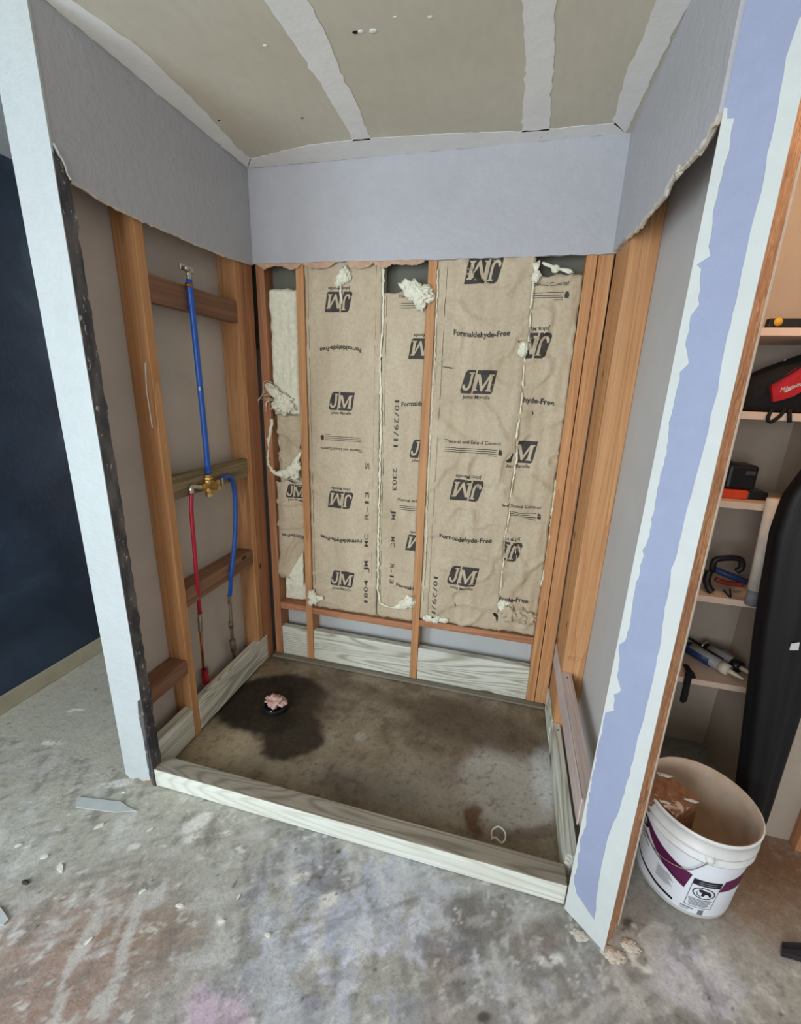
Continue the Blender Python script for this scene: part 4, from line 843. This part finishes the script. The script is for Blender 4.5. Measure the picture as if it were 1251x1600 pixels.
# brown board standing in the bucket
n = NT('brownboard', .8, .2); f = n.noise(n.co(), 16, 5, .6, 1.0); g = n.noise(n.co((1, .5, 1)), 60, 4)
c = n.ramp(g, [(.3, srgb(120, 80, 56)), (.7, srgb(158, 114, 86))]); n.color(n.mix(n.ramp(f, [(.60, BLK), (.66, WHT)]), c, srgb(206, 190, 172))); BB = n.m
bb = thing('board_offcut', (BX-.06, BY+.01, .012), 'brown board offcut smeared with plaster standing inside the bucket', 'board')
def obl(nm, c, ax, ay, az, mat, par):
    bm = bmesh.new(); vs = []
    for k in (-1, 1):
        for s, t in ((-1, -1), (1, -1), (1, 1), (-1, 1)): vs.append(bm.verts.new(Vector(c)+Vector(ax)*s+Vector(ay)*t+Vector(az)*k))
    for q in ((3, 2, 1, 0), (4, 5, 6, 7), (0, 1, 5, 4), (1, 2, 6, 5), (2, 3, 7, 6), (3, 0, 4, 7)): bm.faces.new([vs[i] for i in q])
    return obj(nm, bm, mat, par)
tp = [Vector(atz(u, v, .335)) for u, v in ((1037, 1205), (1093, 1248), (1055, 1272), (1012, 1238))]
c0 = sum(tp, Vector())/4
bm = bmesh.new(); top = [bm.verts.new(p) for p in tp]; bot = [bm.verts.new((p.x+.012+(BX-p.x)*.30, p.y+.02+(BY-p.y)*.30, .012)) for p in tp]
bm.faces.new(top); bm.faces.new(bot[::-1])
for i in range(4): bm.faces.new((bot[i], bot[(i+1) % 4], top[(i+1) % 4], top[i]))
obj('board', bm, BB, bb)
for i, (a, b2, r_) in enumerate(((.08, .1, .012), (.93, .25, .010), (.55, .9, .008))):
    q = tp[0]*(1-a)*(1-b2)+tp[1]*a*(1-b2)+tp[2]*a*b2+tp[3]*(1-a)*b2
    crumple('plaster_smear', (q.x, q.y, .3352), r_, M['mud'], bb, 60+i, squash=(1.5, .5, .1), amp=.9, rough=2.0)

# ------------------------------------------------------------------ closet shelves and their load
SH = paint('shelf_paint', srgb(214, 190, 172), 0.1, 40); ST = [1.752, 1.500, 1.202, 0.845, 0.496]
NM = ['cream closet shelf at the top, holding a spirit level', 'cream closet shelf carrying the red and black tool bag', 'cream closet shelf carrying the black battery charger', 'cream closet shelf carrying a blue and black clamp', 'lowest cream closet shelf carrying the caulk guns']
for z, lb_ in zip(ST, NM):
    o = obox('closet_shelf', (1.636, XC-.001, 0.60, YC-.001, z-.024, z), SH, None, .0015); tag(o, lb_, 'shelf', 'closet shelves')
RD = plain('tool_red', srgb(178, 30, 40), 0.6, 0.12, 25, bump=0.3, bscale=250); BC = plain('black_fabric', srgb(26, 25, 27), 0.85, 0.25, 20, bump=0.4, bscale=220); OG = plain('tool_orange', srgb(206, 70, 36), 0.5, 0.1)
# tool bag
tb = thing('tool_bag', (2.10, .70, ST[1]), 'red and black fabric tool bag with white script lettering', 'bag')
bm = bmesh.new(); sec = []
for i in range(15):
    t = i/14; x = 1.955+.262*t; zc = ST[1]+.008+.095*(0.35+0.75*t) ; hh = .058+.046*math.sin(min(1, t*1.3)*math.pi*.5); ring = []
    for k in range(20):
        a = 2*math.pi*k/20; ry = .088*(0.55+.45*math.sin(math.pi*min(1, .15+t)))
        cy = abs(math.cos(a))**.7*math.copysign(1, math.cos(a)); szz = abs(math.sin(a))**.7*math.copysign(1, math.sin(a))
        ring.append(bm.verts.new((x, .715+ry*cy, max(ST[1]+.001, zc+hh*szz+.006*mnoise.noise(Vector((x*20, a*2, 1)))))))
    sec.append(ring)
for a, b2 in zip(sec[:-1], sec[1:]):
    for k in range(20): bm.faces.new((a[k], a[(k+1) % 20], b2[(k+1) % 20], b2[k]))
bm.faces.new(sec[0][::-1]); bm.faces.new(sec[-1]); obj('body', bm, BC, tb, True)
def bagf(x, z, off): 
    return (x, .622 - off - .0*x, z)
rp = [aty(u, v, .618) for u, v in ((1205, 601), (1225, 590), (1240, 580), (1262, 568), (1262, 606), (1240, 619), (1225, 624), (1208, 628))]
slab('red_panel', rp, (0, .02, 0), RD, tb)
b = text_bm('Milwaukee', 0.0); tc_ = np.array(aty(1238, 604, .617)); s = .010
printed('printed_script', b, M['mud'], tb, lambda x, y: (x*.014, y*.020+x*.014*.42+.22*y*0), lambda x, z: (tc_[0]+x, .6168, tc_[2]+z))
slab('script_underline', [aty(u, v, .6168) for u, v in ((1225, 612), (1236, 606), (1251, 599), (1251, 600.5), (1237, 608), (1226, 613.5))], (0, .0006, 0), M['mud'], tb)
otube('strap', smoothpath([aty(1205, 640, .60), aty(1199, 655, .585), aty(1205, 659, .585), aty(1218, 650, .585), aty(1226, 640, .60)], 6), .0055, BC, tb, 8)
otube('strap', [aty(1233, 640, .60), aty(1233, 660, .588)], .006, BC, tb, 8)
otube('piping', smoothpath([aty(1185, 606, .60), aty(1205, 600, .605), aty(1230, 586, .61), aty(1262, 566, .612)], 6), .003, BC, tb, 6)
bm = bmesh.new(); tube(bm, [aty(1223, 563, .66), aty(1227, 562, .66)], .004, 8); obj('zip_pull', bm, NI, tb)
# spirit level on top shelf
tm = thing('spirit_level', (1.985, .66, ST[0]), 'black and yellow spirit level end on the top closet shelf', 'tool')
obox('body', (1.965, 2.20, .64, .665, ST[0]+.0005, ST[0]+.032), BK, tm, .003)
otube('end_cap', [aty(1215, 503, .640), np.array(aty(1215, 503, .640))+(0, -.003, 0)], .012, plain('tool_yellow', srgb(214, 170, 60), 0.5), tm, 14)
# charger and orange tool
ch = thing('battery_charger', (2.02, .70, ST[2]), 'black battery charger sitting on the orange tool case', 'charger')
obox('body', (1.965, 2.055, .655, .75, ST[2]+.0325, ST[2]+.118), BK, ch, .010); obox('vent_panel', (2.015, 2.045, .652, .657, ST[2]+.085, ST[2]+.10), plain('charger_grey', srgb(60, 60, 62), .5), ch, .002); obox('battery', (1.94, 1.975, .66, .74, ST[2]+.0325, ST[2]+.13), BC, ch, .008)
oc = thing('tool_case', (2.0, .70, ST[2]), 'low orange and black tool case under the battery charger', 'case')
obox('lid', (1.94, 2.035, .645, .75, ST[2]+.0005, ST[2]+.032), OG, oc, .004); obox('grip', (2.0355, 2.10, .655, .74, ST[2]+.0005, ST[2]+.030), BK, oc, .006)
# white tube
wt = thing('paper_tube', (2.09, .575, ST[3]), 'slim white tube standing upright in front of the middle shelves', 'tube')
otube('tube', [(2.0925, .572, .905), (2.072, .565, 1.23)], .021, plain('tube_white', srgb(226, 218, 208), .35), wt, 20); otube('foot_cap', [(2.0945, .573, .846), (2.0925, .572, .905)], .019, LG, wt, 20)
# clamp on the fourth shelf
BLU = plain('tool_blue', srgb(36, 56, 96), .45, .1)
ck = thing('bar_clamp', (2.03, .70, ST[3]), 'blue and black ratchet clamp with loop grip on closet shelf', 'clamp')
otube('grip', smoothpath([aty(1112, 893, .68), aty(1116, 876, .68), aty(1135, 872, .68), aty(1156, 874, .68), aty(1158, 887, .68), aty(1150, 893, .68)], 6), .011, BK, ck, 10)
otube('bar', [aty(1112, 888, .69), aty(1166, 910, .67)], .012, BLU, ck, 8)
otube('jaw', smoothpath([aty(1108, 892, .665), aty(1104, 905, .655), aty(1106, 917, .64), aty(1112, 925, .63)], 5), .013, BK, ck, 8)
otube('lower_grip', smoothpath([aty(1118, 905, .66), aty(1135, 911, .66), aty(1160, 914, .66)], 5), .009, plain('clamp_red', srgb(120, 44, 36), .5), ck, 8)
ky = thing('hex_key', (2.05, .64, ST[3]), 'small black bent hex key on the shelf before the clamp', 'key')
otube('shaft', smoothpath([np.array(atz(1130, 922, ST[3]+.003)), np.array(atz(1141, 933, ST[3]+.003)), np.array(atz(1140, 921, ST[3]+.003))], 5), .0028, BK, ky, 6)
# caulk guns
CT = plain('caulk_tube', srgb(150, 150, 150), .4, .12, 18); CWH = plain('caulk_white', srgb(206, 198, 178), .45)
def caulkgun(nm, a, b, lab, white):
    a = np.array(a); b = np.array(b); d = (b-a)/np.linalg.norm(b-a); L = np.linalg.norm(b-a)
    t = thing(nm, tuple((a+b)/2 - np.array((0, 0, .026))), lab, 'caulk gun', 'caulk guns on the lowest closet shelf')
    otube('cartridge', [a+d*.02, a+d*(L-.03)], .0235, CT, t, 20); otube('cartridge_cap', [a+d*(L-.03), a+d*L], [.0245, .0225], CWH if white else BK, t, 20)
    otube('nozzle', [a+d*L, a+d*(L+.012), a+d*(L+.055)], [.010, .009, .004], CWH, t, 12)
    otube('cradle', [a+(0, 0, -.004), a+d*(L*.62)+(0, 0, -.004)], .0255, BLU if white else BK, t, 20)
    otube('plunger_rod', [a-d*.11, a+d*.02], .004, BK, t, 8)
    otube('grip', smoothpath([a-d*.004, a-d*.03+(0, -.02, -.012), a-d*.05+(0, -.07, -.016)], 5), .008, BK, t, 8)
    otube('end_plate', [a-d*.002, a+d*.004], .027, NI, t, 20)
caulkgun('caulk_gun', (2.035, .80, ST[4]+.028), (2.130, .655, ST[4]+.028), 'blue caulk gun with a cream capped cartridge on the lowest shelf', True)
caulkgun('caulk_gun', (2.105, .81, ST[4]+.028), (2.185, .69, ST[4]+.028), 'grey caulk gun lying nearest the black bag on the lowest shelf', False)
# black strap hanging over the lowest shelf
hs = otube('hanging_strap', smoothpath([(1.985, .66, ST[4]+.016), (1.985, .592, ST[4]+.014), aty(1077, 1050, .583), aty(1068, 1090, .583), aty(1065, 1096, .583)], 6), .012, BC, None, 8, flat=.6); tag(hs, 'black strap hanging over the front of the lowest closet shelf', 'strap')
# long black bag
gb = thing('garment_bag', (2.14, .41, 0), 'long black fabric bag standing against the pale closet wall', 'bag')
lv = [(0.02, 2.165, 2.213), (.14, 2.135, 2.218), (.24, 2.118, 2.218), (.36, 2.104, 2.216), (.55, 2.076, 2.214), (.80, 2.042, 2.214), (1.0, 2.018, 2.214), (1.16, 2.002, 2.214), (1.27, 2.008, 2.214), (1.36, 2.04, 2.214), (1.46, 2.10, 2.212), (1.54, 2.17, 2.205)]
bm = bmesh.new(); rings = []
zs = np.array([q[0] for q in lv]); l0 = np.array([q[1] for q in lv]); l1 = np.array([q[2] for q in lv])
for z in np.linspace(0.02, 1.54, 64):
    a0, a1 = np.interp(z, zs, l0), np.interp(z, zs, l1); cx, rx = (a0+a1)/2, (a1-a0)/2; ring = []
    for k in range(40):
        a = 2*math.pi*k/40; rr = 1+.07*math.sin(a*7+z*1.3)+.06*mnoise.noise(Vector((a*1.5, z*2.5, 2)))
        ring.append(bm.verts.new((min(cx+rx*rr*math.cos(a), 2.222), .40+.055*rr*math.sin(a), z)))
    rings.append(ring)
for a, b2 in zip(rings[:-1], rings[1:]):
    for k in range(40): bm.faces.new((a[k], a[(k+1) % 40], b2[(k+1) % 40], b2[k]))
bm.faces.new(rings[0][::-1]); bm.faces.new(rings[-1]); obj('bag_body', bm, plain('bag_black', srgb(16, 16, 19), .55, .2, 8, .35), gb, True)
slab('white_tag', [aty(u, v, .335) for u, v in ((1233, 1016), (1236, 1006), (1249, 1004), (1247, 1016))], (0, .002, 0), M['mud'], gb)
# dark bar at right on the floor
fb_ = thing('floor_bar', (2.16, .05, 0), 'short black metal bar on the floor at the right edge', 'bar')
p = [atz(u, v, .002) for u, v in ((1219, 1494), (1219, 1478), (1262, 1480), (1290, 1500), (1262, 1506))]
slab('bar', p, (0, 0, .018), plain('dark_steel', srgb(44, 46, 54), .4, .2, 20, .5, .3), fb_)
slab('bar_edge', [atz(u, v, .0205) for u, v in ((1222, 1480), (1260, 1484), (1262, 1480), (1222, 1476))], (0, 0, .002), BK, fb_)
